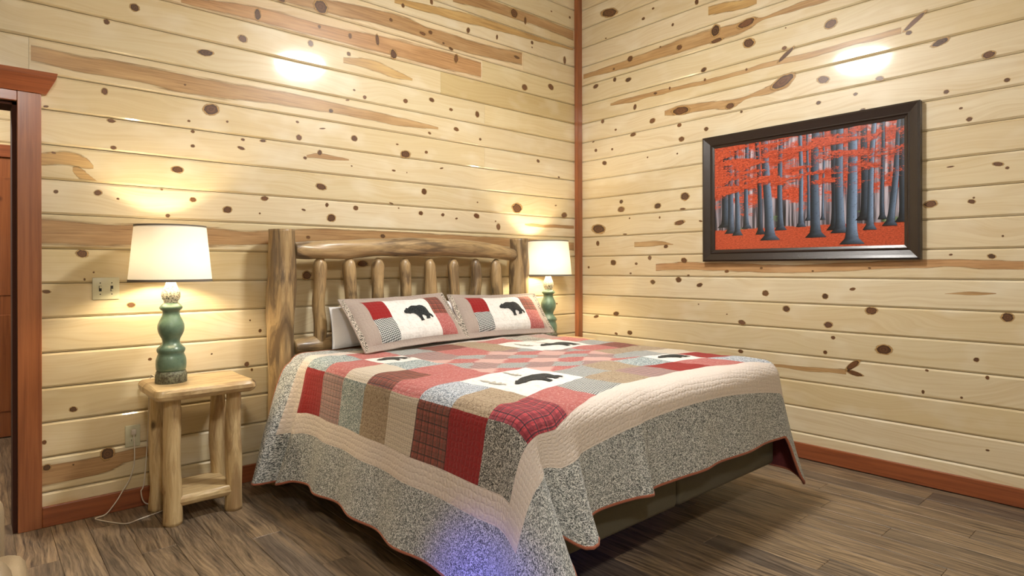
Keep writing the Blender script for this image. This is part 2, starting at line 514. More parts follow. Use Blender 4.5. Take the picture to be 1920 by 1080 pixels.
KNOTS_RIGHT = [
    (-0.37, 3.583, 8.4, 3.3), (-0.84, 3.471, 1.1, 0.8), (-0.74, 3.416, 1.4, 1.1), (-1.03, 3.278, 1, 1.1), (-1.25, 3.391, 1.4, 1.9),
    (-0.33, 3.365, 0.9, 0.5), (-1.09, 3.077, 2.4, 1.9), (-0.6, 3.112, 2.6, 2.1), (-0.42, 3.067, 1.1, 0.9), (-0.91, 3.13, 0.8, 0.7),
    (-1.41, 3.118, 3.3, 4.1), (-1.42, 3.039, 4.4, 1.5), (-1.66, 3.1, 6.2, 2.5), (-1.68, 2.95, 3.9, 2.9), (-0.43, 2.972, 1.5, 1.7),
    (-0.58, 2.936, 2.8, 1.6), (-0.21, 2.961, 2.6, 1.6), (-1.31, 2.839, 2.1, 1.5), (-0.86, 2.757, 1.6, 0.9), (-1, 2.768, 0.8, 1.1),
    (-1.32, 2.763, 0.9, 1), (-1.66, 2.76, 0.8, 0.8), (-0.65, 2.685, 1.4, 2.1), (-1.1, 2.565, 6.8, 3), (-1.53, 2.518, 3.2, 2),
    (-0.83, 2.534, 2.4, 1.8), (-0.29, 2.627, 1.5, 1.6), (-0.44, 2.526, 1.1, 0.8), (-1.09, 2.457, 1.7, 1.3), (-0.63, 2.46, 2.6, 1.4),
    (-1.33, 2.379, 1.6, 1.4), (-1.11, 2.336, 2.2, 1.7), (-1.62, 2.46, 0.9, 0.8), (-0.18, 2.464, 1.3, 0.5), (-2.25, 2.918, 3.5, 2.7),
    (-1.95, 2.98, 0.5, 0.4), (-1.94, 2.839, 1.5, 1.2), (-1.95, 2.792, 6.1, 1.3, 35), (-2.73, 2.787, 6.6, 1.3, 38),
    (-2.7, 2.728, 1.5, 1.2), (-2.86, 2.632, 4, 1.7, 15), (-3.09, 2.482, 2.6, 1.8), (-1.93, 2.61, 7.5, 3.4, 20), (-2.2, 2.56, 3.6, 2.1),
    (-2.54, 2.482, 2.1, 1.3), (-2.4, 2.42, 1.2, 0.9), (-2.17, 2.411, 1.4, 1.1), (-2.44, 2.309, 1.6, 0.9), (-2.89, 2.328, 1.2, 1.1),
    (-3.17, 2.332, 1.2, 1), (-2.96, 2.218, 0.8, 0.6), (-3, 2.148, 1.3, 1.1), (-0.21, 2.377, 1.4, 1.2), (-0.4, 2.359, 1, 0.9),
    (-0.78, 2.235, 0.7, 0.6), (-1.07, 2.225, 0.7, 0.6), (-0.31, 2.248, 2.2, 1.6), (-0.5, 1.884, 1.7, 1.5), (-0.5, 1.817, 3.2, 2.1),
    (-0.88, 1.817, 2.9, 2), (-1.14, 1.873, 3.4, 2.8), (-0.24, 1.657, 6.7, 3.6), (-1.12, 1.766, 2.2, 0.7), (-1.09, 1.666, 4.2, 1.6),
    (-0.59, 1.733, 0.7, 0.6), (-0.9, 1.72, 0.7, 0.9), (-0.54, 1.59, 2, 0.6), (-0.23, 1.527, 1.6, 1.9), (-0.96, 1.479, 1.8, 1.3),
    (-1.28, 1.668, 1.4, 0.6), (-0.41, 1.35, 2.7, 2.1), (-0.66, 1.339, 1.3, 1), (-0.8, 1.392, 1.6, 1.6), (-1.13, 1.362, 2.4, 1.8),
    (-0.12, 1.309, 1, 1), (-0.6, 1.256, 1, 0.6), (-1.5, 1.276, 1.5, 1), (-1.77, 1.3, 1, 0.8), (-0.83, 1.185, 2.1, 1.6),
    (-1.08, 1.207, 2.3, 1.9), (-1.17, 1.235, 1, 0.6), (-1.27, 1.168, 2.3, 1.3), (-3.13, 1.875, 2.2, 1), (-3.17, 1.849, 0.8, 0.7),
    (-2.91, 1.888, 1.6, 0.3), (-2.81, 1.679, 3.1, 1.9), (-3.01, 1.677, 1.6, 1.1), (-3.02, 1.698, 0.5, 0.5), (-3.15, 1.475, 0.5, 0.5),
    (-2.91, 1.376, 0.8, 0.5), (-3.1, 1.364, 1.7, 1.2), (-2.48, 1.299, 0.8, 0.5), (-2.13, 1.279, 0.7, 0.5), (-0.44, 0.896, 2.7, 1.7),
    (-0.21, 0.861, 2.6, 1.1), (-0.44, 0.722, 1.5, 0.9), (-0.59, 0.742, 2.3, 1.6), (-1.26, 1.017, 0.6, 0.4), (-1.5, 0.952, 0.6, 0.4),
    (-1.62, 0.886, 2.5, 1.6), (-1.61, 0.688, 1.7, 1.2), (-1.8, 1.119, 2, 1.9), (-2.38, 1.163, 1.6, 0.8), (-2.21, 1.111, 1.7, 1.6),
    (-1.95, 1.014, 2.1, 1.9), (-2.49, 1.035, 3.1, 2.1), (-2.23, 0.922, 2.4, 1.8), (-3.17, 1.03, 2.4, 2.3), (-2.26, 0.839, 1.2, 1),
    (-2.21, 0.737, 1.1, 1.1), (-2.56, 0.789, 3.9, 2.7), (-3.03, 0.778, 1.2, 1.1), (-2.79, 0.693, 0.8, 0.6), (-3.08, 0.683, 0.8, 1),
    (-2.77, 0.557, 0.7, 1), (-2.96, 0.552, 0.6, 0.6), (-2.38, 0.67, 4.8, 1.6, 40), (-2.39, 0.62, 4.4, 1.3, -12),
    (-3.08, 0.276, 0.8, 0.5),]

# heartwood bands: tint, then (place along the wall, height, half height in centimetres)
BANDS_LEFT = [
    ('tan', [(-4.05, 2.388, 4.3), (-3.85, 2.377, 4.5), (-3.58, 2.382, 5.0), (-3.29, 2.369, 5.6), (-2.95, 2.384, 4.6), (-2.68, 2.389, 4.5), (-2.39, 2.387, 3.6), (-2.15, 2.38, 3.4), (-1.88, 2.375, 3.1), (-1.59, 2.379, 0.8)]),
    ('pink', [(-3.37, 2.84, 2.5), (-2.95, 2.877, 5.3), (-2.68, 2.881, 4.8), (-2.39, 2.885, 5.4), (-2.15, 2.9, 6.0), (-1.88, 2.904, 7.1), (-1.5, 2.911, 7.0), (-1.17, 2.915, 6.1)]),
    ('brown', [(-2.89, 2.998, 2.7), (-2.54, 3.046, 5.0), (-2.23, 3.085, 5.2), (-1.88, 3.1, 5.9), (-1.7, 3.081, 4.8), (-1.5, 3.076, 5.8), (-1.29, 3.072, 5.5), (-1.07, 3.08, 5.3), (-0.72, 3.107, 5.5)]),
    ('brown', [(-1.45, 3.414, 2.5), (-0.96, 3.476, 5.3), (-0.78, 3.481, 5.5), (-0.53, 3.489, 5.6), (-0.07, 3.471, 5.0)]),
    ('gold', [(-1.97, 3.251, 1.9), (-1.4, 3.29, 4.2), (-0.84, 3.329, 4.5), (-0.07, 3.371, 4.0)]),
    ('brown', [(-4.03, 1.5, 7.0), (-3.85, 1.484, 7.2), (-3.73, 1.488, 6.3), (-3.61, 1.492, 6.4), (-3.2, 1.491, 5.7), (-2.95, 1.495, 4.6), (-2.54, 1.525, 4.3), (-2.06, 1.545, 4.6), (-1.7, 1.53, 4.0), (-0.84, 1.519, 4.1), (-0.07, 1.504, 3.5)]),
    ('gold', [(-4.03, 1.857, 3.2), (-3.92, 1.875, 3.8), (-3.83, 1.863, 3.4), (-3.79, 1.845, 0.8)]),
    ('gold', [(-3.88, 1.821, 1.4), (-3.85, 1.805, 3.3), (-3.8, 1.776, 1.7), (-3.77, 1.761, 0.6)]),
    ('brown', [(-4.03, 0.264, 5.9), (-3.87, 0.257, 5.0), (-3.73, 0.266, 4.9), (-3.66, 0.279, 3.8), (-3.53, 0.289, 3.0), (-3.4, 0.286, 1.2)]),
    ('gold', [(-2.37, 2.726, 1.8), (-2.15, 2.742, 3.8), (-1.97, 2.717, 3.1), (-1.82, 2.702, 0.8)]),
    ('brown', [(-2.63, 2.039, 0.7), (-2.54, 2.053, 1.8), (-2.39, 2.05, 1.1), (-2.33, 2.049, 0.4)]),
    ('brown', [(-0.69, 1.68, 0.5), (-0.53, 1.678, 1.4), (-0.07, 1.683, 1.5)]),
]

BANDS_RIGHT = [
    ('tan', [(-0.06, 3.084, 2.0), (-0.41, 3.077, 3.3), (-0.7, 3.079, 4.1), (-1.02, 3.084, 5.2), (-1.31, 3.088, 5.8), (-1.57, 3.08, 4.8), (-1.7, 3.094, 3.9), (-1.8, 3.097, 1.1), (-2.04, 3.1, 2.6), (-2.25, 3.092, 1.8)]),
    ('tan', [(-0.38, 2.761, 1.0), (-0.59, 2.756, 2.3), (-1.02, 2.754, 1.7), (-1.31, 2.744, 1.7), (-1.66, 2.75, 1.6), (-1.82, 2.753, 1.9), (-2.19, 2.747, 2.1), (-2.38, 2.756, 1.7), (-2.66, 2.752, 2.0)]),
    ('tan', [(-0.95, 2.575, 1.8), (-1.09, 2.57, 3.9), (-1.35, 2.556, 3.3), (-1.53, 2.528, 3.6), (-1.66, 2.554, 1.2), (-1.82, 2.57, 3.1), (-1.95, 2.596, 4.1), (-2.02, 2.628, 0.7)]),
    ('gold', [(-1.35, 3.29, 3.3), (-1.57, 3.259, 4.0), (-1.74, 3.241, 2.3)]),
    ('tan', [(-0.64, 1.506, 2.3), (-0.86, 1.508, 2.2), (-1.03, 1.494, 0.4)]),
    ('pink', [(-0.86, 1.304, 3.1), (-1.17, 1.316, 3.4), (-1.66, 1.303, 3.1), (-2.04, 1.295, 2.9), (-2.8, 1.326, 2.5), (-3.1, 1.318, 2.7), (-3.24, 1.311, 2.6)]),
    ('tan', [(-1.86, 0.608, 1.1), (-2.12, 0.613, 1.8), (-2.34, 0.62, 1.7)]),
    ('tan', [(-2.88, 1.147, 0.3), (-3.0, 1.154, 1.2), (-3.12, 1.157, 0.3)]),
]


KNOT_MESHES = []
for q in range(3):
    pts = []
    for i in range(26):
        a = 2 * math.pi * i / 26
        rr = 1 + 0.13 * math.sin(2 * a + q) + 0.08 * math.sin(3 * a + 2 * q) + (0.22 * max(0, math.cos(a + q)) ** 6 if q == 1 else 0)
        pts.append((rr * math.cos(a), 0, rr * math.sin(a)))
    me = bpy.data.meshes.new('knot')
    me.from_pydata([(0, 0, 0)] + pts, [], [(0, i + 1, (i + 1) % 26 + 1) for i in range(26)])
    me.materials.append(KNOT)
    me.update()
    KNOT_MESHES.append(me)

def find_plank(table, x, z):
    r = -1 if z < Z0 else int((z - Z0) / PITCH)
    zb = 0.0 if r < 0 else Z0 + PITCH * r
    for a, b, o in table.get(r, []):
        if a <= x <= b:
            return o, x - a, z - zb, (Z0 if r < 0 else PITCH)
    return None, 0, 0, 0

def add_knots(table, data, sgn):
    for i, k in enumerate(data):
        x, z, rx, rz = k[0] * sgn, k[1], k[2] / 100, k[3] / 100
        o, lx, lz, H = find_plank(table, x, z)
        if not o:
            continue
        rz = min(rz, 0.06)
        lim = min(rz, 0.035) * 0.85 + 0.007
        lz = min(max(lz, lim), H - lim)
        kn = bpy.data.objects.new('knot', KNOT_MESHES[i % 3])
        COL.objects.link(kn)
        kn.parent = o
        kn.location = (lx, -0.0008, lz)
        kn.scale = (max(rx, 0.004) * 1.38, 1, max(rz, 0.004) * 1.38)
        kn.rotation_euler = (0, math.radians(-(k[4] if len(k) > 4 else (i * 37) % 30 - 15)), 0)

BAND_TINT = {'tan': (1.05, 1.02, 0.95, 1), 'pink': (1.12, 1.0, 0.94, 1), 'brown': (0.98, 0.92, 0.88, 1), 'gold': (1.18, 1.18, 0.96, 1)}

def add_bands(table, data, sgn):
    for tint, pts in data:
        mid = pts[len(pts) // 2]
        o, lx0, lz0, H = find_plank(table, mid[0] * sgn, mid[1])
        if not o:
            continue
        a = [q[0] for q in table[-1 if mid[1] < Z0 else int((mid[1] - Z0) / PITCH)] if q[2] == o][0]
        zb = mid[1] - lz0
        n = len(pts) * 9
        s = spline([(p[0] * sgn - a, p[1] - zb, p[2] / 100) for p in pts], n)
        V, F, U = [], [], []
        for i, (x, z, h) in enumerate(s):
            w1 = 0.006 * noise.noise(Vector((x * 7, zb * 3, 1.0)))
            w2 = 0.006 * noise.noise(Vector((x * 7, zb * 3, 9.0)))
            h = max(h, 0.001)
            V.append((x, -0.0004, min(max(z - h * 1.12 + w1, 0.009), H - 0.009)))
            V.append((x, -0.0004, min(max(z + h * 1.12 + w2, 0.009), H - 0.009)))
            U += [(x, 0.0), (x, 1.0)]
            if i:
                F.append((2 * i - 2, 2 * i, 2 * i + 1, 2 * i - 1))
        me = bpy.data.meshes.new('heartwood_band')
        me.from_pydata(V, [], F)
        ul = me.uv_layers.new(name='UVMap')
        for lp in me.loops:
            ul.data[lp.index].uv = U[lp.vertex_index]
        me.materials.append(STREAK)
        me.update()
        b = bpy.data.objects.new('heartwood_band', me)
        COL.objects.link(b)
        b.parent = o
        b.color = BAND_TINT[tint]

add_knots(left_planks, KNOTS_LEFT, 1)
add_knots(right_planks, KNOTS_RIGHT, -1)
add_bands(left_planks, BANDS_LEFT, 1)
add_bands(right_planks, BANDS_RIGHT, -1)

# walls and ceiling behind the camera, the doorway's hall
k = NT('pine_boarding_far')
co = k.coords('Object', (1, 1, 1), False)
sep = k.n('ShaderNodeSeparateXYZ', i_0=co)
line = k.math('PINGPONG', sep.outputs['Z'], PITCH / 2)
nz = k.noise(k.n('ShaderNodeVectorMath', operation='MULTIPLY', i_0=co, i_1=(0.8, 0.8, 40)).outputs[0], 1.0, 4.0)
cc = k.mix(nz, rgb(214, 202, 172), rgb(196, 176, 132))
FAR_PINE = k.done(k.mix(k.mapr(line, 0.0, 0.004, 0.7, 0.0), cc, rgb(110, 80, 46)), 0.45, 0.5, 0.15)
tag(boxes('wall_front', [((RX, RY - 0.1, 0), (0.13, RY, RZ))], FAR_PINE), None, None, None, 'structure')
tag(boxes('wall_side', [((RX - 0.1, RY - 0.1, 0), (RX, 0.13, RZ))], FAR_PINE), None, None, None, 'structure')
tag(boxes('ceiling', [((RX - 0.1, RY - 0.1, RZ), (0.13, 0.13, RZ + 0.1))], FAR_PINE), None, None, None, 'structure')
HY = 2.30
wall_hall = boxes('wall_hall', [((-6.0, HY + 0.015, 0), (-3.4, HY + 0.1, 2.9)), ((-6.1, 0.131, 0), (-6.0, HY + 0.1, 2.9)),
                                ((-3.4, 0.131, 0), (-3.3, HY + 0.1, 2.9))], FAR_PINE)
tag(wall_hall, 'pine board wall of the hall seen through the doorway', None, None, 'structure')
for r in range(11, 15):
    plank(wall_hall, (-6.0, HY), 2.6, r, 0)
tag(boxes('ceiling_hall', [((-6.1, 0.131, 2.9), (-3.3, HY + 0.1, 3.0))], FAR_PINE), None, None, None, 'structure')

# floor boards run away from the camera, parallel to the picture wall
floor = boxes('floor', [((RX - 0.1, RY - 0.1, -0.1), (0.13, 0.13, -0.005)), ((-6.1, 0.13, -0.1), (-3.3, HY + 0.1, -0.005))], FLOOR)
tag(floor, 'rustic brown wood plank floor', None, None, 'structure')
FW, FL = 0.1435, 1.22

def floor_plank(x, ya, yb, cache={}):
    L = yb - ya
    key = round(L, 3)
    if key not in cache:
        g, ch = 0.0006, 0.0016
        V = [(g, g, -0.006), (FW - g, g, -0.006), (FW - g, L - g, -0.006), (g, L - g, -0.006),
             (g, g, -ch), (FW - g, g, -ch), (FW - g, L - g, -ch), (g, L - g, -ch),
             (g + ch, g + ch, 0), (FW - g - ch, g + ch, 0), (FW - g - ch, L - g - ch, 0), (g + ch, L - g - ch, 0)]
        F = [(0, 1, 5, 4), (1, 2, 6, 5), (2, 3, 7, 6), (3, 0, 4, 7), (4, 5, 9, 8), (5, 6, 10, 9), (6, 7, 11, 10), (7, 4, 8, 11), (8, 9, 10, 11)]
        me = bpy.data.meshes.new('plank')
        me.from_pydata(V, [], F)
        me.materials.append(FLOOR)
        me.update()
        cache[key] = me
    o = bpy.data.objects.new('plank', cache[key])
    COL.objects.link(o)
    o.parent = floor
    o.location = (x, ya, 0)

KNOWN_JOINT = {1: -2.848, 5: -2.505, 6: -2.848, 7: -2.505, 8: -3.15}
for i in range(0, 37):
    xr = -0.104 - FW * (i - 1)
    j0 = KNOWN_JOINT.get(i, -0.12 - ((i * 0.61803) % 1.0) * FL)
    cuts = [y for y in (round(j0 + FL * n, 3) for n in range(-6, 6)) if -5.1 < y < -0.05]
    top = 0.0
    if -5.0 < xr - FW and xr < -4.0:
        top = HY
        cuts += [0.55 - (i % 3) * 0.2, 1.6 - (i % 2) * 0.4]
    cuts = sorted([-5.2] + cuts + [top])
    if xr > 0:
        continue
    for a, b in zip(cuts[:-1], cuts[1:]):
        floor_plank(xr - FW, round(a, 3), round(b, 3))

# baseboards, corner trim
tag(rbox('baseboard_left', (DOOR_R + 0.096, -0.021, 0), (-0.06, 0.0, 0.103), 0.004, RED_H, None, 2, False),
    'red-stained baseboard along the headboard wall', None, None, 'structure')
tag(rbox('baseboard_right', (-0.021, RY, 0), (0.0, -0.045, 0.103), 0.004, RED_Y, None, 2, False),
    'red-stained baseboard along the picture wall', None, None, 'structure')
tag(rbox('trim_corner', (-0.062, -0.046, 0), (0, 0, RZ), 0.006, RED_V, None, 2, False),
    'brown-stained square post trim in the room corner', None, None, 'structure')

# doorway with stained casing and crowned head
door = tag(boxes('door_1', [((DOOR_R - 0.018, 0.0, 0), (DOOR_R, 0.17, DOOR_T)), ((DOOR_L, 0.0, 0), (DOOR_L + 0.018, 0.17, DOOR_T)),
                            ((DOOR_L, 0.0, DOOR_T - 0.018), (DOOR_R, 0.17, DOOR_T))],
                 plain('shaded_jamb', rgb(70, 36, 24), 0.95)),  # shade of the unlit jamb is put into this dark brown
           'open doorway with red-stained casing and crowned head', None, None, 'structure')
rbox('casing', (DOOR_R, -0.022, 0), (DOOR_R + 0.096, 0, 2.186), 0.003, RED_V, door, 2, False)
rbox('casing', (DOOR_L - 0.096, -0.022, 0), (DOOR_L, 0, 2.186), 0.003, RED_V, door, 2, False)
rbox('head_casing', (DOOR_L, -0.0215, DOOR_T), (DOOR_R, 0, 2.186), 0.003, RED_H, door, 2, False)
xa_, xb_ = DOOR_L - 0.096, DOOR_R + 0.096
V = []
for (e, y, z) in ((0.02, -0.03, 2.186), (0.03, -0.04, 2.205), (0.058, -0.075, 2.262), (0.062, -0.08, 2.285)):
    V += [(xa_ - e, 0, z), (xa_ - e, y, z), (xb_ + e, y, z), (xb_ + e, 0, z)]
F = [(0, 1, 2, 3), (15, 14, 13, 12)]
for j in range(3):
    for i in range(4):
        F.append((4 * j + i, 4 * j + 4 + i, 4 * j + 4 + (i + 1) % 4, 4 * j + (i + 1) % 4))
mesh_obj('crown', V, F, RED_H, door)

hall_door = tag(boxes('door_2', [((-4.95, HY - 0.03, 0.004), (-3.75, HY - 0.005, 2.17))], RED_V),
                'red-stained closed door across the hall', None, None, 'structure')
rbox('head_casing', (-5.05, HY - 0.05, 2.172), (-3.62, HY - 0.001, 2.268), 0.004, RED_H, hall_door, 2, False)
rbox('casing', (-3.745, HY - 0.045, 0), (-3.65, HY - 0.001, 2.171), 0.004, RED_V, hall_door, 2, False)
for (a, b, c, d) in ((-4.85, -4.42, 1.1, 2.02), (-4.85, -4.42, 0.2, 0.95), (-4.28, -3.86, 1.1, 2.02), (-4.28, -3.86, 0.2, 0.95)):
    rbox('panel', (a, HY - 0.036, c), (b, HY - 0.03, d), 0.0025, RED_V, hall_door, 1, False)
# ---------------------------------------------------------------- lamps
def emit_material(name, col, strength):
    k = NT(name)
    k.put('Base Color', (0.8, 0.8, 0.8, 1))
    k.put('Emission Color', col)
    k.put('Emission Strength', strength)
    return k.m

def ceiling_light(loc, label, glass):
    t = thing('ceiling_light', label, 'lamp', loc)
    b = Vector(loc)
    v, f = lathe([(0.012, 0.0), (0.012, RZ - loc[2] - 0.03)], b, 14)
    mesh_obj('rod', v, f, STEEL, t, True)
    v, f = lathe([(0.07, RZ - loc[2] - 0.03), (0.06, RZ - loc[2])], b, 24)
    mesh_obj('canopy', v, f, STEEL, t, True)
    v, f = lathe([(0.20, -0.02), (0.21, 0.0), (0.2, 0.015), (0.05, 0.05), (0.02, 0.06)], b, 32)
    mesh_obj('pan', v, f, STEEL, t, True)
    v, f = lathe([(0.06, -0.125), (0.14, -0.112), (0.185, -0.08), (0.2, -0.045), (0.2, -0.021)], b, 32)
    mesh_obj('bowl', v, f, glass, t, True)
    return t

BOWL = emit_material('frosted_bowl', (1.0, 0.965, 0.91, 1), CEIL_WATTS)
ceiling_light((-1.94, -1.78, 3.28), 'frosted bowl ceiling light hanging above the bed', BOWL)
ceiling_light((-4.15, -4.5, 3.28), 'added unseen bowl fill light hanging over the near end of the room', emit_material('fill_bowl_dim', (1.0, 0.965, 0.91, 1), CEIL_WATTS * 0.85))  # added fill from the camera side, no fixture known there
hall_fill = thing('hall_fill_light', 'added unseen round fill light on the hall ceiling', 'lamp', (-4.7, 1.2, 2.9))  # added out of view to brighten the hall and its door
v, f = lathe([(0.04, -0.09), (0.1, -0.07), (0.14, -0.001)], (-4.7, 1.2, 2.9), 24)
mesh_obj('globe', v, f, emit_material('hall_fill_globe', (1.0, 0.92, 0.82, 1), 150.0), hall_fill, True)

def glaze_material():
    k = NT('green_glaze')
    tc = k.coords('Object', (1, 1, 1), False)
    n1 = k.noise(tc, 22.0, 4.0)
    n2 = k.noise(tc, 90.0, 3.0)
    c = k.mix(k.mapr(n1, 0.35, 0.7), rgb(104, 132, 114), rgb(80, 108, 94))
    c = k.mix(k.mapr(n2, 0.68, 0.74), c, rgb(40, 46, 40))
    return k.done(c, 0.32, 0.4, 0.15)

def speckle_material(name, a, b, lo, hi, scale):
    k = NT(name)
    n1 = k.noise(k.coords('Object', (1, 1, 1), False), scale, 4.0, 0.7)
    k.bump(n1, 0.4, 0.004)
    return k.done(k.mix(k.mapr(n1, lo, hi), a, b), 0.55)

GREEN = glaze_material()
NECK = speckle_material('speckled_neck', rgb(212, 210, 196), rgb(62, 66, 54), 0.5, 0.58, 130)
FOOT = speckle_material('worn_stone_foot', rgb(120, 124, 104), rgb(62, 58, 46), 0.42, 0.6, 80)
k = NT('linen_shade')
tr = k.n('ShaderNodeBsdfTranslucent', Color=(0.93, 0.88, 0.78, 1))
df = k.n('ShaderNodeBsdfDiffuse', Color=(0.86, 0.83, 0.77, 1))
mx = k.n('ShaderNodeMixShader', i_0=0.045, i_1=df.outputs[0], i_2=tr.outputs[0])
k.t.links.new(mx.outputs[0], k.out.inputs['Surface'])
LINEN = k.m
SHADE_TRIM = plain('shade_trim', rgb(112, 104, 92), 0.8)
BULB = emit_material('lamp_bulb', (1.0, 0.80, 0.52, 1), BULB_RAD)
TZ = 0.705

def table_lamp(x, y, label):
    b = Vector((x, y, TZ))
    t = thing('table_lamp', label, 'lamp', b, 'bedside table lamps')
    S = 0.00282 / 3.27
    def prof(pts):
        return [(r, (1030 - yy) * S) for yy, r in pts]
    for nm, pts, m in (
        ('foot', [(1030, 0.0735), (1026, 0.0755), (985, 0.0755), (962, 0.0705), (958, 0.066)], FOOT),
        ('body', [(958, 0.066), (950, 0.0705), (920, 0.0725), (890, 0.0715), (870, 0.0665), (852, 0.0605), (842, 0.0655), (832, 0.068),
                  (822, 0.0665), (808, 0.056), (795, 0.0455), (780, 0.041), (762, 0.044), (745, 0.052), (722, 0.0605), (700, 0.0635),
                  (675, 0.0625), (650, 0.054), (625, 0.0435), (605, 0.040), (592, 0.042), (582, 0.052), (573, 0.0555), (563, 0.052),
                  (552, 0.043), (544, 0.035)], GREEN),
        ('neck', [(544, 0.031), (538, 0.034), (532, 0.033), (520, 0.041), (500, 0.0455), (482, 0.0445), (462, 0.038), (445, 0.031), (428, 0.026), (415, 0.022)], NECK)):
        v, f = lathe(prof(pts), b, 40)
        mesh_obj(nm, v, f, m, t, True)
    z0, z1, r0, r1 = 1.238 - TZ, 1.532 - TZ, 0.197, 0.169
    v, f = lathe([(r0, z0), (r1, z1)], b, 64, False)
    sh = mesh_obj('shade', v, f, LINEN, t, True)
    for rr, z, d in ((r0, z0, 1), (r1, z1, -1)):
        s = (r1 - r0) / (z1 - z0) * 0.013 * d
        lo, hi = ((rr, z - 0.001), (rr + s, z + 0.012)) if d > 0 else ((rr - s, z - 0.012), (rr, z + 0.001))
        ring = [(lo[0] + 0.0015, lo[1]), (hi[0] + 0.0015, hi[1]), (hi[0] - 0.0015, hi[1]), (lo[0] - 0.0015, lo[1]), (lo[0] + 0.0015, lo[1])]
        v, f = lathe(ring, b, 64, False)
        mesh_obj('shade_trim', v, f, SHADE_TRIM, sh, True)
    v, f = lathe([(0.0215, 0.53), (0.0165, 0.56), (0.0165, 0.6)], b, 16)
    mesh_obj('socket', v, f, STEEL, t, True)
    v, f = lathe([(0.012, 0.60), (0.022, 0.625), (0.03, 0.65), (0.029, 0.675), (0.016, 0.695), (0.004, 0.7)], b, 18)
    mesh_obj('bulb', v, f, BULB, t, True)
    v, f = lathe([(0.006, 0.70), (0.004, z1 - 0.012)], b, 8)
    mesh_obj('finial_rod', v, f, STEEL, t, True)
    for a in (0.3, 2.4, 4.5):
        v, f, u = tube([b + Vector((0, 0, z1 - 0.012)), b + Vector((math.cos(a) * (r1 - 0.002), math.sin(a) * (r1 - 0.002), z1 - 0.012))], 0.0025, 6)
        mesh_obj('shade_arm', v, f, STEEL, sh, True)
    return t

table_lamp(-3.482, -0.265, 'green turned table lamp with lit drum shade on the nightstand beside the doorway')
table_lamp(-0.64, -0.235, 'green turned table lamp with lit drum shade in the corner behind the bed')

# ---------------------------------------------------------------- nightstands
def slab(outline, z0, z1, bulge=0.012, seed=0.0):
    """A live-edge board: the outline swells between its faces."""
    n = len(outline)
    c = Vector((sum(p[0] for p in outline) / n, sum(p[1] for p in outline) / n))
    V, F = [], []
    lev = [(0.0, -bulge * 1.2), (0.12, -0.2 * bulge), (0.4, bulge * 0.6), (0.7, bulge * 0.5), (0.9, -0.3 * bulge), (1.0, -bulge * 1.1)]
    for q, (fz, e) in enumerate(lev):
        for i, p in enumerate(outline):
            d = (Vector(p) - c).normalized()
            w = e + 0.006 * noise.noise(Vector((p[0] * 9 + seed, p[1] * 9, fz * 3))) * (1 if 0 < q < 5 else 0.5)
            V.append((p[0] + d.x * w, p[1] + d.y * w, z0 + (z1 - z0) * fz))
    for j in range(len(lev) - 1):
        for i in range(n):
            F.append((j * n + i, j * n + (i + 1) % n, (j + 1) * n + (i + 1) % n, (j + 1) * n + i))
    F.append(tuple(range(n - 1, -1, -1)))
    F.append(tuple(range((len(lev) - 1) * n, len(lev) * n)))
    U = [((p[1]) * 1.0, p[0] * 1.0) for p in V]
    return V, F, U

def round_rect(x0, y0, x1, y1, r, n=6, m=8):
    pts = []
    for cx, cy, a0 in ((x1 - r, y1 - r, 0), (x0 + r, y1 - r, 90), (x0 + r, y0 + r, 180), (x1 - r, y0 + r, 270)):
        for i in range(n + 1):
            a = math.radians(a0 + 90 * i / n)
            pts.append((cx + r * math.cos(a), cy + r * math.sin(a)))
    out = []
    for i, p in enumerate(pts):
        q = pts[(i + 1) % len(pts)]
        d = math.dist(p, q)
        s = max(1, int(d / 0.04))
        for j in range(s):
            out.append((p[0] + (q[0] - p[0]) * j / s, p[1] + (q[1] - p[1]) * j / s))
    return out

def nightstand(x, y, label):
    """x, y: the middle of its top."""
    t = thing('nightstand', label, 'nightstand', (x, y, 0), 'log nightstands')
    v, f, u = slab(round_rect(x - 0.245, y - 0.225, x + 0.235, y + 0.205, 0.035), 0.645, TZ, 0.012, x)
    mesh_obj('table_top', v, f, LOG, t, False, u)
    lg = ((-0.152, -0.128), (0.148, -0.122), (-0.165, 0.135), (0.14, 0.135))
    for i, (dx, dy) in enumerate(lg):
        px, py = x + dx, y + dy
        log_part('leg', [(px, py, 0.0, 0.044), (px + 0.003, py, 0.15, 0.041), (px - 0.003, py, 0.32, 0.043), (px, py + 0.002, 0.5, 0.039),
                         (px, py, 0.652, 0.038)], LOG, t, 22, 0.16, 3.1 * i + x)
    ol = round_rect(x - 0.155, y - 0.155, x + 0.145, y + 0.145, 0.02)
    v, f, u = slab(ol, 0.088, 0.142, 0.008, x + 4)
    mesh_obj('shelf', v, f, LOG, t, False, u)
    return t

nightstand(-3.355, -0.272, 'rustic peeled log nightstand with a low shelf beside the doorway')
nightstand(-0.535, -0.272, 'rustic peeled log nightstand hidden in the corner behind the bed')

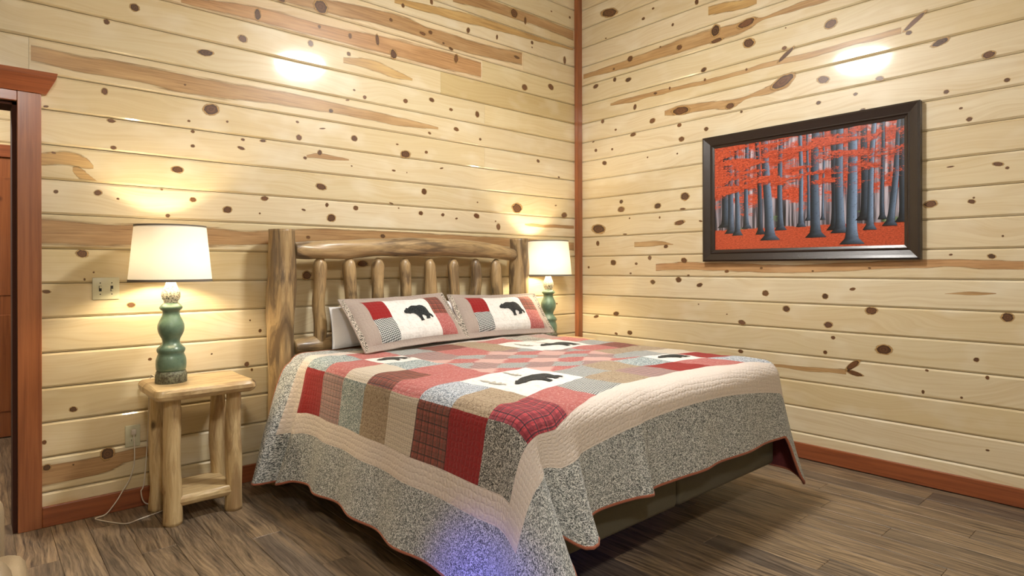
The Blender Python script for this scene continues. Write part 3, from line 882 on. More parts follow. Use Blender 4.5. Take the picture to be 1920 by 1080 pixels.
# ---------------------------------------------------------------- bed: headboard, frame, box springs, mattress
BX0, BX1, BY1, BYH = -2.835, -0.905, -2.31, -0.235
hb = thing('log_headboard', 'rustic peeled log headboard with eight spindles against the pine wall', 'headboard', (-1.87, -0.15, 0))
for i, (px, sd) in enumerate(((-2.852, 1.0), (-0.897, 7.0))):
    log_part('post', [(px, -0.15, 0, 0.083), (px + 0.006, -0.15, 0.35, 0.08), (px - 0.006, -0.15, 0.75, 0.079), (px - 0.004, -0.15, 1.1, 0.083),
                      (px + 0.004, -0.15, 1.35, 0.079), (px, -0.15, 1.545, 0.078)], LOG_DARK if i else LOG_DARK, hb, 40, 0.14, sd, 28)
log_part('top_rail', [(-2.775, -0.15, 1.418, 0.05), (-2.70, -0.15, 1.42, 0.058), (-2.5, -0.15, 1.425, 0.06), (-2.2, -0.15, 1.447, 0.062), (-1.87, -0.15, 1.456, 0.066),
                      (-1.5, -0.15, 1.455, 0.066), (-1.2, -0.15, 1.44, 0.06), (-1.03, -0.15, 1.42, 0.052), (-0.96, -0.15, 1.412, 0.046)], LOG_DARK, hb, 50, 0.12, 2.0, 22)
log_part('lower_rail', [(-2.775, -0.15, 0.815, 0.044), (-2.68, -0.15, 0.82, 0.052), (-2.4, -0.15, 0.822, 0.056), (-1.9, -0.15, 0.815, 0.056), (-1.4, -0.15, 0.82, 0.054),
                        (-1.05, -0.15, 0.815, 0.05), (-0.96, -0.15, 0.81, 0.046)], LOG_DARK, hb, 40, 0.14, 5.0, 20)
SPX = [-2.606, -2.404, -2.191, -1.981, -1.77, -1.559, -1.346, -1.142]
rnd = random.Random(4)
for i, px in enumerate(SPX):
    j = [rnd.uniform(-0.014, 0.014) for _ in range(4)]
    r0 = 0.043 + rnd.uniform(-0.004, 0.004)
    log_part('spindle', [(px + j[3], -0.155, 0.80, 0.036), (px + j[0] + 0.006, -0.155, 0.93, r0 + 0.002), (px + j[1], -0.155, 1.08, r0), (px + j[2] * 0.6, -0.15, 1.22, r0),
                         (px, -0.147, 1.33, 0.04), (px + 0.008, -0.143, 1.365, 0.022)], LOG_DARK, hb, 30, 0.16, 11.0 + i * 2.3, 16, 0.008)

fr = thing('bed_frame', 'dark steel bed frame under the box springs', 'bed frame', (-1.87, -1.27, 0))
for x in (-2.7, -1.87, -1.04):
    boxes('rail', [((x - 0.02, -2.15, 0.175), (x + 0.02, -0.28, 0.208))], STEEL, fr)
    for y in (-1.85, -1.2, -0.45):
        v, f = lathe([(0.022, 0.0), (0.022, 0.012), (0.014, 0.02), (0.014, 0.176)], (x, y, 0), 14)
        mesh_obj('leg', v, f, STEEL, fr, True)
for y in (-2.1, -1.3, -0.4):
    boxes('cross_bar', [((-2.72, y - 0.015, 0.18), (-1.02, y + 0.015, 0.2))], STEEL, fr)

BOXCLOTH = plain('box_spring_cloth', rgb(92, 88, 74), 0.95, 0, 0, 0.1, 200)
MATT = plain('mattress_ticking', rgb(226, 222, 212), 0.9)
MIDX = -1.853
for a, b, lab in ((BX0 + 0.01, MIDX - 0.004, 'grey cloth box spring half nearer the doorway'), (MIDX + 0.004, BX1 - 0.01, 'grey cloth box spring half nearer the picture wall')):
    t = thing('box_spring', lab, 'box spring', ((a + b) / 2, -1.27, 0.209), 'split box springs')
    rbox('body', (a, BY1 + 0.012, 0.209), (b, BYH, 0.44), 0.025, BOXCLOTH, t, 4)
tm = thing('mattress', 'thick white mattress hidden under the patchwork quilt', 'mattress', (-1.87, -1.27, 0.441))
rbox('body', (BX0 + 0.012, BY1 + 0.012, 0.441), (BX1 - 0.012, BYH, 0.768), 0.07, MATT, tm, 6)
# ---------------------------------------------------------------- fabrics (UV in metres of cloth)
def stitch(k, uv, strength=0.45, cell=0.026):
    """Hand-quilted relief: rows of small puffs between stitch lines."""
    sep = k.n('ShaderNodeSeparateXYZ', i_0=uv)
    wob = k.math('MULTIPLY', k.noise(uv, 26.0, 3.0), 0.03)
    a = k.math('PINGPONG', k.math('ADD', sep.outputs['X'], wob), cell / 2)
    b = k.math('PINGPONG', k.math('ADD', sep.outputs['Y'], wob), cell / 2)
    h = k.math('MINIMUM', a, b)
    h = k.math('MINIMUM', k.math('MULTIPLY', h, 2.0 / cell), 0.6)
    h = k.math('ADD', h, k.math('MULTIPLY', k.noise(uv, 320.0, 2.0), 0.35))
    k.bump(h, strength, 0.006)

def cloth(k, c, rough=0.92, st=0.45):
    uv = k.n('ShaderNodeTexCoord').outputs['UV']
    if st:
        stitch(k, uv, st)
    k.put('Sheen Weight', 0.15)
    return k.done(c, rough, 0, 0.1, 0.2)

def uvs_of(k, rot=0.0):
    uv = k.n('ShaderNodeTexCoord').outputs['UV']
    if rot:
        return k.n('ShaderNodeMapping', i_Vector=uv, Rotation=(0, 0, math.radians(rot))).outputs[0]
    return uv

def f_solid(name, a, b, st=0.45):
    k = NT(name)
    n1 = k.noise(uvs_of(k), 190.0, 2.0, 0.7)
    return cloth(k, k.mix(k.mapr(n1, 0.3, 0.7), a, b), 0.92, st)

def f_tweed(name, dark, mid, light, scale=150.0, st=0.2):
    k = NT(name)
    uv = uvs_of(k)
    v = k.n('ShaderNodeTexVoronoi', i_Vector=uv, Scale=scale).outputs['Color']
    n1 = k.n('ShaderNodeSeparateXYZ', i_0=v).outputs['X']
    n2 = k.noise(uv, scale * 1.6, 2.0, 0.8)
    s = k.math('ADD', k.math('MULTIPLY', n1, 0.6), k.math('MULTIPLY', n2, 0.5))
    c = k.ramp(s, [(0.30, dark), (0.46, mid), (0.60, mid), (0.74, light)])
    return cloth(k, c, 0.95, st)

def f_hound(name, a, b, per=0.02):
    k = NT(name)
    uv = uvs_of(k, 35)
    ch = k.n('ShaderNodeTexChecker', i_Vector=uv, Scale=1.0 / per).outputs['Fac']
    n1 = k.noise(uvs_of(k), 260.0, 2.0, 0.8)
    s = k.math('ADD', k.math('MULTIPLY', ch, 0.62), k.math('MULTIPLY', k.math('SUBTRACT', n1, 0.3), 0.8))
    return cloth(k, k.ramp(s, [(0.22, a), (0.75, b)]))

def f_plaid(name, base, band, line, per=0.05, thin=0.08):
    k = NT(name)
    sep = k.n('ShaderNodeSeparateXYZ', i_0=uvs_of(k))
    c = base
    for ax in ('X', 'Y'):
        p = k.math('PINGPONG', sep.outputs[ax], per / 2)
        c = k.mix(k.math('MULTIPLY', k.math('LESS_THAN', p, per * 0.2), 0.55), c, band)
    for ax in ('X', 'Y'):
        p = k.math('PINGPONG', k.math('ADD', sep.outputs[ax], per * 0.37), per / 2)
        c = k.mix(k.math('MULTIPLY', k.math('LESS_THAN', p, per * thin * 0.5), 0.85), c, line)
    n1 = k.noise(uvs_of(k), 280.0, 2.0, 0.8)
    c = k.mix(k.mapr(n1, 0.3, 0.75, 0, 0.4), c, band)
    return cloth(k, c)

def f_print(name, ground, a, b, scale=46.0):
    k = NT(name)
    uv = uvs_of(k)
    n1 = k.noise(uv, scale, 4.0, 0.75, 0.8)
    n2 = k.noise(uv, scale * 2.6, 3.0, 0.75)
    c = k.mix(k.mapr(n1, 0.5, 0.6), ground, a)
    c = k.mix(k.mapr(n2, 0.55, 0.64), c, b)
    return cloth(k, c)

FAB = {
    'red': f_solid('red_cotton', rgb(152, 38, 38), rgb(134, 30, 32)),
    'salmon': f_print('salmon_print', rgb(176, 98, 96), rgb(196, 142, 136), rgb(138, 78, 80), 80),
    'cream': f_plaid('cream_windowpane', rgb(216, 206, 190), rgb(200, 190, 174), rgb(150, 142, 130), 0.018, 0.12),
    'white': f_print('white_marbled', rgb(230, 229, 226), rgb(216, 215, 211), rgb(238, 237, 234), 30),
    'hound': f_hound('black_white_weave', rgb(44, 50, 54), rgb(206, 210, 208), 0.009),
    'teal': f_tweed('teal_tweed', rgb(58, 74, 78), rgb(134, 152, 156), rgb(212, 220, 220), 300),
    'blue': f_tweed('blue_tweed', rgb(62, 72, 86), rgb(156, 166, 178), rgb(218, 224, 230), 300),
    'tan': f_print('tan_floral', rgb(164, 146, 122), rgb(118, 98, 78), rgb(206, 192, 168), 90),
    'rust': f_plaid('rust_plaid', rgb(158, 84, 72), rgb(108, 70, 60), rgb(52, 48, 46), 0.045, 0.14),
    'redplaid': f_plaid('red_plaid', rgb(188, 74, 82), rgb(110, 50, 60), rgb(46, 50, 58), 0.046, 0.12),
    'pinkplaid': f_plaid('pink_grey_plaid', rgb(186, 146, 140), rgb(138, 122, 122), rgb(84, 78, 80), 0.034, 0.12),
    'tweed': f_tweed('charcoal_tweed', rgb(44, 44, 44), rgb(120, 119, 114), rgb(208, 206, 198), 290),
    'pale': f_solid('pale_pink_cotton', rgb(208, 172, 164), rgb(192, 156, 150)),
    'border': f_solid('oatmeal_border', rgb(226, 216, 208), rgb(212, 202, 194), 0.6),
    'taupe': f_solid('taupe_border', rgb(176, 163, 154), rgb(158, 145, 137), 0.4),
    'skirt': f_tweed('quilt_skirt_tweed', rgb(60, 65, 68), rgb(148, 154, 156), rgb(226, 230, 230), 290),
    'lace': f_tweed('black_cream_flange', rgb(34, 34, 34), rgb(140, 132, 120), rgb(216, 206, 192), 200),
}
BACKING = f_solid('maroon_backing', rgb(104, 48, 48), rgb(88, 38, 40), 0.3)
BINDING = f_solid('rust_binding', rgb(168, 104, 82), rgb(150, 88, 68), 0)
BEAR = f_tweed('black_bear_cloth', rgb(18, 20, 22), rgb(30, 34, 36), rgb(64, 70, 72), 60, 0.2)
PINEPRINT = f_solid('grey_tree_print', rgb(176, 172, 160), rgb(190, 186, 174), 0.3)
WHITECASE = f_solid('white_pillowcase', rgb(228, 228, 230), rgb(220, 220, 224), 0)

# ---------------------------------------------------------------- the quilt, draped over the mattress
QZ, QR = 0.792, 0.085
XA, XB, YA = BX0 - 0.02 + QR, BX1 + 0.02 - QR, BY1 - 0.03 + QR
CS, CT, SC, T0 = 0.245, 0.232, -1.88, -0.518        # patch size, sheet centre, head end of the patches
SBORD, FBORD = 0.11, 0.25                           # border widths on the sides and at the foot
S_MIN, S_MAX, T_MAX = SC - 5 * CS - SBORD - 0.255, SC + 5 * CS + SBORD + 0.26, -0.262
T_PATCH = T0 - 8 * CT
T_MIN = T_PATCH - FBORD - 0.30

def bow(s, t):
    """The sheet was pulled up a little at the middle of the foot."""
    q = (s + 1.75) / 0.95
    w = min(max((-0.9 - t) / 1.3, 0), 1)
    return 0.21 * max(0.0, 1 - q * q) * w * w * (3 - 2 * w)

def foot_border(s):
    q = (s + 1.75) / 1.0
    return 0.125 + 0.125 * max(0.0, 1 - q * q)

# plan position of the skirt 0.6 m below the top, going round: left side (head to foot), near corner, foot, far corner, right side
CORNER = 0.34
QL = YA + 0.26                                          # length of the left side in perimeter terms (negative)
LEN_L = -0.26 - YA
LEN_F = XB - XA
HEM = [(0.0, -3.04, -0.285), (0.08, -3.10, -0.34), (0.14, -3.09, -0.40), (0.19, -2.97, -0.44), (0.225, -2.945, -0.48), (0.28, -3.02, -0.545), (0.36, -2.97, -0.62), (0.47, -2.93, -0.73), (0.62, -2.955, -0.88), (0.80, -2.925, -1.06), (1.0, -2.955, -1.26),
       (1.2, -2.93, -1.46), (1.4, -2.965, -1.66), (1.6, -2.935, -1.86), (LEN_L - 0.14, -2.95, -2.09), (LEN_L, -2.945, -2.23),
       (LEN_L + 0.10, -2.925, -2.37), (LEN_L + 0.19, -2.87, -2.50), (LEN_L + 0.24, -2.79, -2.555), (LEN_L + 0.275, -2.72, -2.50),
       (LEN_L + 0.30, -2.715, -2.41), (LEN_L + CORNER, -2.71, -2.395), (LEN_L + CORNER + 0.09, -2.655, -2.50), (LEN_L + CORNER + 0.13, -2.60, -2.525), (LEN_L + CORNER + 0.165, -2.565, -2.49),
       (LEN_L + CORNER + 0.20, -2.565, -2.405)]
F0 = LEN_L + CORNER
HEM += [(F0 + d, XA + d, y) for d, y in ((0.34, -2.40), (0.48, -2.43), (0.57, -2.475), (0.605, -2.40), (0.8, -2.405), (1.0, -2.43), (1.15, -2.40), (1.4, -2.425), (1.6, -2.40))]
HEM += [(F0 + LEN_F, XB - 0.0, -2.42), (F0 + LEN_F + 0.10, -0.905, -2.435), (F0 + LEN_F + 0.20, -0.82, -2.40), (F0 + LEN_F + 0.27, -0.80, -2.33), (F0 + LEN_F + CORNER, -0.84, -2.26),
        (F0 + LEN_F + CORNER + 0.3, -0.77, -1.95), (F0 + LEN_F + CORNER + 0.7, -0.74, -1.55), (F0 + LEN_F + CORNER + 1.2, -0.78, -1.05), (F0 + LEN_F + CORNER + 2.0, -0.77, -0.26)]

def hem_at(q):
    i = 0
    while i < len(HEM) - 2 and q > HEM[i + 1][0]:
        i += 1
    p0, p1, p2, p3 = HEM[max(i - 1, 0)], HEM[i], HEM[i + 1], HEM[min(i + 2, len(HEM) - 1)]
    f = (q - p1[0]) / (p2[0] - p1[0])
    out = []
    for ax in (1, 2):
        m1 = (p2[ax] - p0[ax]) / max(p2[0] - p0[0], 1e-6) * (p2[0] - p1[0])
        m2 = (p3[ax] - p1[ax]) / max(p3[0] - p1[0], 1e-6) * (p2[0] - p1[0])
        f2, f3 = f * f, f * f * f
        out.append((2 * f3 - 3 * f2 + 1) * p1[ax] + (f3 - 2 * f2 + f) * m1 + (-2 * f3 + 3 * f2) * p2[ax] + (f3 - f2) * m2)
    return out

def drape(s, t):
    t2 = t + bow(s, t)
    if t < T_PATCH - FBORD:                             # below the foot border the hem hangs level along the foot
        a = T_PATCH + bow(s, T_PATCH) - foot_border(s)
        f = (T_PATCH - FBORD - t) / 0.30
        out = max(0.0, XA - s, s - XB)
        lobe = math.exp(-((s + 2.66) / 0.09) ** 2) * 0.07
        t2 = a + (-2.715 - lobe - min(out, 0.35) * 0.45 - a) * f
    elif t < T_PATCH:
        t2 = T_PATCH + bow(s, T_PATCH) - foot_border(s) * (T_PATCH - t) / FBORD
    ex = XA - s if s < XA else (s - XB if s > XB else 0.0)
    side = -1 if s < XA else 1
    ey = YA - t2 if t2 < YA else 0.0
    bx, by = min(max(s, XA), XB), max(t2, YA)
    bump = 0.008 * noise.noise(Vector((s * 5, t * 5, 0.3))) + 0.004 * noise.noise(Vector((s * 14, t * 14, 2.3)))
    rho = math.hypot(ex, ey)
    if rho < 1e-9:
        return Vector((bx, by, QZ + bump))
    nx, ny = ex / rho * side, -ey / rho
    phi = math.atan2(ey, ex) / (math.pi / 2)
    if side < 0:
        q = -0.26 - by + CORNER * phi if ex > 0 else F0 + (bx - XA)
        if ex > 0 and ey > 0:
            q = LEN_L + CORNER * phi
    else:
        q = F0 + (bx - XA)
        if ex > 0:
            q = F0 + LEN_F + CORNER * (1 - phi) + (by - YA if ey == 0 else 0.0)
    arc = QR * math.pi / 2
    if rho < arc:
        o, dz = QR * math.sin(rho / QR), QR * (1 - math.cos(rho / QR))
    else:
        o, dz = QR, QR + (rho - arc) * 0.975
    if side < 0 and ey == 0 and by > -0.62:
        dz *= 1 + 0.10 * min(1.0, (by + 0.62) / 0.2)
    lim = QZ - (0.035 if side < 0 else 0.10)
    if dz > lim - 0.12:
        dz = lim - 0.12 + 0.12 * (1 - math.exp(-(dz - lim + 0.12) / 0.12))
    top = Vector((bx + nx * o, by + ny * o))
    w = max(0.0, (dz - 0.05) / 0.55)
    head = min(max((-0.5 - by) / -0.25, 0), 1) if side < 0 and ex > 0 and ey == 0 else 0.0
    w = w ** (1.25 - 0.65 * head)
    w -= head * 0.55 * max(0.0, w - 0.72)
    hx, hy = hem_at(q)
    p = top.lerp(Vector((hx, hy)), min(w, 1.12))
    rip = 0.010 * min(w, 1) * noise.noise(Vector((s * 4, t * 4, 7.0)))
    return Vector((p.x + nx * rip, p.y + ny * rip, QZ - dz + bump * max(0, 1 - dz * 8)))

def axis_lines(bounds, step):
    out = []
    for a, b in zip(bounds[:-1], bounds[1:]):
        n = max(1, round(abs(b - a) / step))
        out += [a + (b - a) * i / n for i in range(n)]
    return out + [bounds[-1]]

SB = [S_MIN, SC - 5 * CS - SBORD] + [SC + CS * i for i in range(-5, 6)] + [SC + 5 * CS + SBORD, S_MAX]
TB = [T_MAX, T0 + 0.10] + [T0 - CT * i for i in range(9)] + [T_PATCH - FBORD, T_MIN]
SL = axis_lines(SB, 0.021)
TL = axis_lines(TB, 0.0195)
NS_, NT_ = len(SL), len(TL)
P = [[drape(s, t) for t in TL] for s in SL]

def pnormal(i, j):
    a = P[min(i + 1, NS_ - 1)][j] - P[max(i - 1, 0)][j]
    b = P[i][min(j + 1, NT_ - 1)] - P[i][max(j - 1, 0)]
    n = b.cross(a)
    return n.normalized() if n.length > 1e-9 else Vector((0, 0, 1))

PN = [[pnormal(i, j) for j in range(NT_)] for i in range(NS_)]
if PN[NS_ // 2][NT_ // 2].z < 0:
    PN = [[-n for n in row] for row in PN]

PATCH = {}
for kk, nm in enumerate(['red', 'pinkplaid', 'teal', 'tan', 'cream', 'rust', 'red', 'tweed']):
    PATCH[(-5, kk)] = nm
for kk, nm in enumerate(['teal', 'salmon', 'cream', 'rust', 'salmon', 'blue', 'tan', 'redplaid']):
    PATCH[(-4, kk)] = nm
for ii, nm in zip(range(-3, 5), ['salmon', 'hound', 'tan', 'pinkplaid', 'red', 'salmon', 'blue', 'rust']):
    PATCH[(ii, 7)] = nm
PATCH.update({(-3, 0): 'salmon', (-3, 2): 'teal', (-3, 3): 'salmon', (-3, 4): 'salmon', (3, 6): 'red', (3, 5): 'cream', (3, 4): 'tan', (3, 3): 'rust',
              (3, 2): 'hound', (2, 5): 'hound', (1, 6): 'teal', (1, 5): 'cream', (0, 6): 'tan', (-1, 6): 'hound', (2, 4): 'tan', (2, 3): 'salmon', (4, 6): 'pale', (4, 5): 'rust',
              (-2, 1): 'pinkplaid', (-1, 1): 'salmon', (0, 1): 'tan', (3, 1): 'salmon', (4, 7): 'pinkplaid'})
CYC = ['tan', 'pinkplaid', 'hound', 'salmon', 'cream', 'rust', 'tweed', 'red']
BIG = {(-3, 5): (-3, 5), (-2, 5): (-3, 5), (-3, 6): (-3, 5), (-2, 6): (-3, 5), (1, 1): (1, 1), (2, 1): (1, 1), (1, 2): (1, 1), (2, 2): (1, 1), (2, 6): (2, 6), (-3, 1): (-3, 1)}
STAR = {(i, j) for i in range(-2, 2) for j in range(2, 6)} - set(BIG)

def cell_of(s, t):
    i = math.floor((s - SC) / CS + 1e-6)
    j = math.floor((T0 - t) / CT + 1e-6)
    return i, j

def region(s, t):
    i, j = cell_of(s, t)
    if -5 <= i < 5 and 0 <= j < 8:
        if (i, j) in BIG:
            return ('big',) + BIG[(i, j)]
        return ('patch', i, j)
    if SB[1] < s < SB[-2] and TB[-2] < t < TB[1]:
        return ('border',)
    return ('skirt',)

groups = {}
for i in range(NS_ - 1):
    for j in range(NT_ - 1):
        groups.setdefault(region((SL[i] + SL[i + 1]) / 2, (TL[j] + TL[j + 1]) / 2), []).append((i, j))

quilt = thing('patchwork_quilt', 'patchwork bear quilt in red, grey and cream draped over the bed', 'quilt', (-1.87, -1.27, 0.77))

def quilt_part(name, cells, key):
    idx, V, U, F, M = {}, [], [], [], []
    def vid(i, j):
        if (i, j) not in idx:
            idx[(i, j)] = len(V)
            V.append(P[i][j])
            U.append((SL[i], TL[j]))
        return idx[(i, j)]
    star = key[0] == 'patch' and key[1:] in STAR
    mats = [FAB['border']]
    if key[0] == 'skirt': mats = [FAB['skirt']]
    elif key[0] == 'big': mats = [FAB['white']]
    elif star:
        flip = (key[1] + key[2]) % 2
        mats = [FAB[n] for n in (('pale', 'salmon', 'hound', 'pinkplaid') if flip else ('hound', 'pinkplaid', 'pale', 'salmon'))]
    elif key[0] == 'patch':
        mats = [FAB[PATCH.get(key[1:], CYC[(key[1] * 3 + key[2] * 5) % 8])]]
    for i, j in cells:
        a, b, c, d = vid(i, j), vid(i + 1, j), vid(i + 1, j + 1), vid(i, j + 1)
        if star:
            for tri in ((a, b, c), (a, c, d)):
                cs = sum(U[q][0] for q in tri) / 3 - (SC + CS * (key[1] + 0.5))
                ct = sum(U[q][1] for q in tri) / 3 - (T0 - CT * (key[2] + 0.5))
                cs, ct = cs / CS, ct / CT
                F.append(tri[::-1])
                M.append((0 if cs > 0 else 2) if abs(cs) > abs(ct) else (1 if ct > 0 else 3))
        else:
            F.append((a, d, c, b))
            M.append(0)
    return mesh_obj(name, V, F, mats[0], quilt, True, U, mats, M)

for key, cells in sorted(groups.items(), key=lambda kv: str(kv[0])):
    o = quilt_part({'skirt': 'skirt', 'border': 'border', 'big': 'bear_block', 'patch': 'patch'}[key[0]], cells, key)

V = [P[i][j] - PN[i][j] * 0.011 for i in range(NS_) for j in range(NT_)]
U = [(SL[i], TL[j]) for i in range(NS_) for j in range(NT_)]
F = [(i * NT_ + j, (i + 1) * NT_ + j, (i + 1) * NT_ + j + 1, i * NT_ + j + 1) for i in range(NS_ - 1) for j in range(NT_ - 1)]
mesh_obj('backing', V, F, BACKING, quilt, True, U)
edge = [(i, 0) for i in range(NS_)] + [(NS_ - 1, j) for j in range(1, NT_)] + [(i, NT_ - 1) for i in range(NS_ - 2, -1, -1)] + [(0, j) for j in range(NT_ - 2, -1, -1)]
pts = [P[i][j] - PN[i][j] * 0.005 for i, j in edge]
v, f, u = tube(pts, 0.0075, 8)
mesh_obj('binding', v, f, BINDING, quilt, True, u)

# ---------------------------------------------------------------- bear appliques
BEAR_PTS = [(0, .40), (.03, .46), (.09, .495), (.135, .545), (.165, .555), (.195, .53), (.26, .57), (.36, .62), (.46, .612), (.56, .60), (.68, .62), (.78, .585), (.86, .50),
            (.89, .38), (.905, .28), (.965, .22), (.985, .12), (.93, .10), (.905, .16), (.865, .17), (.845, .08), (.70, .06), (.69, .10), (.725, .13), (.72, .18), (.67, .225),
            (.62, .24), (.585, .20), (.57, .12), (.578, .02), (.46, 0), (.445, .04), (.46, .07), (.445, .16), (.41, .235), (.38, .29), (.33, .33), (.25, .34), (.20, .32),
            (.14, .345), (.07, .345), (.02, .36)]
TREE_PTS = [(.0, .12), (.42, .18), (.1, .34), (.44, .38), (.2, .54), (.46, .58), (.34, .76), (.5, 1), (.66, .76), (.54, .58), (.8, .54), (.56, .38), (.9, .34), (.58, .18), (1, .12),
            (.56, .12), (.56, 0), (.44, 0), (.44, .12)]

def flat_shape(pts, cuts):
    bm = bmesh.new()
    f = bm.faces.new([bm.verts.new((x, y, 0)) for x, y in pts])
    bmesh.ops.triangulate(bm, faces=[f])
    for _ in range(cuts):
        long = [e for e in bm.edges if e.calc_length() > 0.09]
        if not long:
            break
        bmesh.ops.subdivide_edges(bm, edges=long, cuts=1, use_grid_fill=False)
        bmesh.ops.triangulate(bm, faces=[q for q in bm.faces if len(q.verts) > 3])
    bm.verts.index_update()
    V = [(v.co.x, v.co.y) for v in bm.verts]
    F = []
    for q in bm.faces:
        F.append(tuple(v.index for v in (q.verts if q.normal.z > 0 else reversed(q.verts))))
    bm.free()
    return V, F

BEAR_FLAT = flat_shape(BEAR_PTS, 4)
TREE_FLAT = flat_shape(TREE_PTS, 2)

def on_quilt(name, flat, s0, t0, w, mat, h=1.0):
    V = []
    for x, y in flat[0]:
        s, t = s0 + x * w, t0 + y * w * h
        p = drape(s, t)
        n = (drape(s, t + 0.005) - p).cross(drape(s + 0.005, t) - p).normalized()
        V.append(p + (n if n.z > 0 else -n) * (0.004 if mat is BEAR else 0.0022))
    mesh_obj(name, V, flat[1], mat, quilt, True, flat[0])

for (i, j), n in (((-3, 5), 2), ((1, 1), 2), ((2, 6), 1), ((-3, 1), 1)):
    s0, t0 = SC + CS * i, T0 - CT * (j + n)
    if n == 2:
        on_quilt('bear_applique', BEAR_FLAT, s0 + 0.14, t0 + 0.06, 0.30, BEAR)
        on_quilt('tree_print', TREE_FLAT, s0 + 0.04, t0 + 0.20, 0.09, PINEPRINT, 2.2)
        on_quilt('tree_print', TREE_FLAT, s0 + 0.25, t0 + 0.28, 0.08, PINEPRINT, 2.0)
    else:
        on_quilt('bear_applique', BEAR_FLAT, s0 + 0.03, t0 + 0.06, 0.19, BEAR)

# ---------------------------------------------------------------- pillows
def pillow_point(a, b, W, H, T, flange, side):
    """a, b in 0..1 over the whole case; side +1 front, -1 back."""
    x, y = (a - 0.5) * W, b * H
    ia = min(max((a * W - flange) / (W - 2 * flange), 0), 1)
    ib = min(max((b * H - flange) / (H - 2 * flange), 0), 1)
    h = (1 - (2 * ia - 1) ** 4) * (1 - (2 * ib - 1) ** 4)
    h = max(h, 0) ** 0.62
    pin = 0.02 * (math.sin(math.pi * a) * (b - 0.5) * -1.2)
    return Vector((x * (1 - 0.02 * math.sin(math.pi * b)), y + pin, side * (T * h + 0.004)))

def pillow_frame(base, yaw, tilt):
    """Local x along the pillow, y up its face, z out of its front."""
    return Matrix.Translation(base) @ Matrix.Rotation(yaw, 4, 'Z') @ Matrix.Rotation(math.pi / 2 - tilt, 4, 'X')

def sham(base, yaw, tilt, W, H, T, label, seed, roll=0.0):
    fl = 0.035
    M = pillow_frame(base, yaw, tilt) @ Matrix.Rotation(roll, 4, 'Z')
    t = thing('pillow_sham', label, 'pillow', base, 'quilted bear shams')
    ab = [0, fl / W, 0.155, 0.325, 0.735, 0.90, 1 - fl / W * 0.7, 1]
    bb = [0, 0.035, 0.095, 0.5, 0.93, 0.965, 1]
    A, B = axis_lines(ab, 0.02), axis_lines(bb, 0.03)
    def pt(a, b, side, lift=0.0):
        p = pillow_point(a, b, W, H, T * (1.0 if side > 0 else 0.5), fl, side)
        p.z += side * (0.006 * noise.noise(Vector((a * 7 + seed, b * 5, side))) + lift)
        return M @ p
    def reg(a, b):
        ca = sum(a > q for q in ab[1:-1])
        cb = sum(b > q for q in bb[1:-1])
        if ca in (0, 6): return ('flange', 'lace', ca)
        if cb in (0, 5) or ca in (1, 5) or cb in (1, 4): return ('border', 'taupe', 0)
        if ca == 2: return ('patch', 'red' if cb == 3 else 'hound', cb)
        if ca == 4: return ('patch', 'rust' if cb == 3 else 'salmon', cb + 10)
        return ('bear_block', 'white', 0)
    gr = {}
    for i in range(len(A) - 1):
        for j in range(len(B) - 1):
            gr.setdefault(reg((A[i] + A[i + 1]) / 2, (B[j] + B[j + 1]) / 2), []).append((i, j))
    for key, cells in sorted(gr.items()):
        idx, V, U, F = {}, [], [], []
        for i, j in cells:
            q = []
            for (x, y) in ((i, j), (i + 1, j), (i + 1, j + 1), (i, j + 1)):
                if (x, y) not in idx:
                    idx[(x, y)] = len(V)
                    V.append(pt(A[x], B[y], 1))
                    U.append((A[x] * W, B[y] * H))
                q.append(idx[(x, y)])
            F.append(tuple(q))
        mesh_obj(key[0], V, F, FAB[key[1]], t, True, U)
    V = [pt(a, b, -1) for a in A for b in B]
    nB = len(B)
    F = [(i * nB + j, i * nB + j + 1, (i + 1) * nB + j + 1, (i + 1) * nB + j) for i in range(len(A) - 1) for j in range(nB - 1)]
    mesh_obj('back_panel', V, F, FAB['taupe'], t, True, [(a * W, b * H) for a in A for b in B])
    ring = [(a, 0) for a in A] + [(1, b) for b in B[1:]] + [(a, 1) for a in reversed(A[:-1])] + [(0, b) for b in reversed(B[:-1])]
    v, f, u = tube([(pt(a, b, 1) + pt(a, b, -1)) / 2 for a, b in ring], 0.0055, 8)
    mesh_obj('piping', v, f, FAB['taupe'], t, True, u)
    bw = 0.225
    V = []
    for x, y in BEAR_FLAT[0]:
        V.append(pt(0.45 + x * bw / W, 0.36 + y * bw / H, 1, 0.003))
    mesh_obj('bear_applique', V, BEAR_FLAT[1], BEAR, t, True, BEAR_FLAT[0])
    return t

def plain_pillow(base, yaw, tilt, W, H, T, label, seed):
    M = pillow_frame(base, yaw, tilt)
    t = thing('white_pillow', label, 'pillow', base, 'white pillows behind the shams')
    A, B = axis_lines([0, 1], 0.03), axis_lines([0, 1], 0.04)
    nB = len(B)
    for side, nm in ((1, 'front_panel'), (-1, 'back_panel')):
        V = []
        for a in A:
            for b in B:
                p = pillow_point(a, b, W, H, T, 0.004, side)
                p.z += side * 0.014 * noise.noise(Vector((a * 4 + seed, b * 4, side))) * math.sin(math.pi * a) * math.sin(math.pi * b)
                V.append(M @ p)
        F = [(i * nB + j, (i + 1) * nB + j, (i + 1) * nB + j + 1, i * nB + j + 1)[::side] for i in range(len(A) - 1) for j in range(nB - 1)]
        mesh_obj(nm, V, F, WHITECASE, t, True, [(a * W, b * H) for a in A for b in B])
    return t

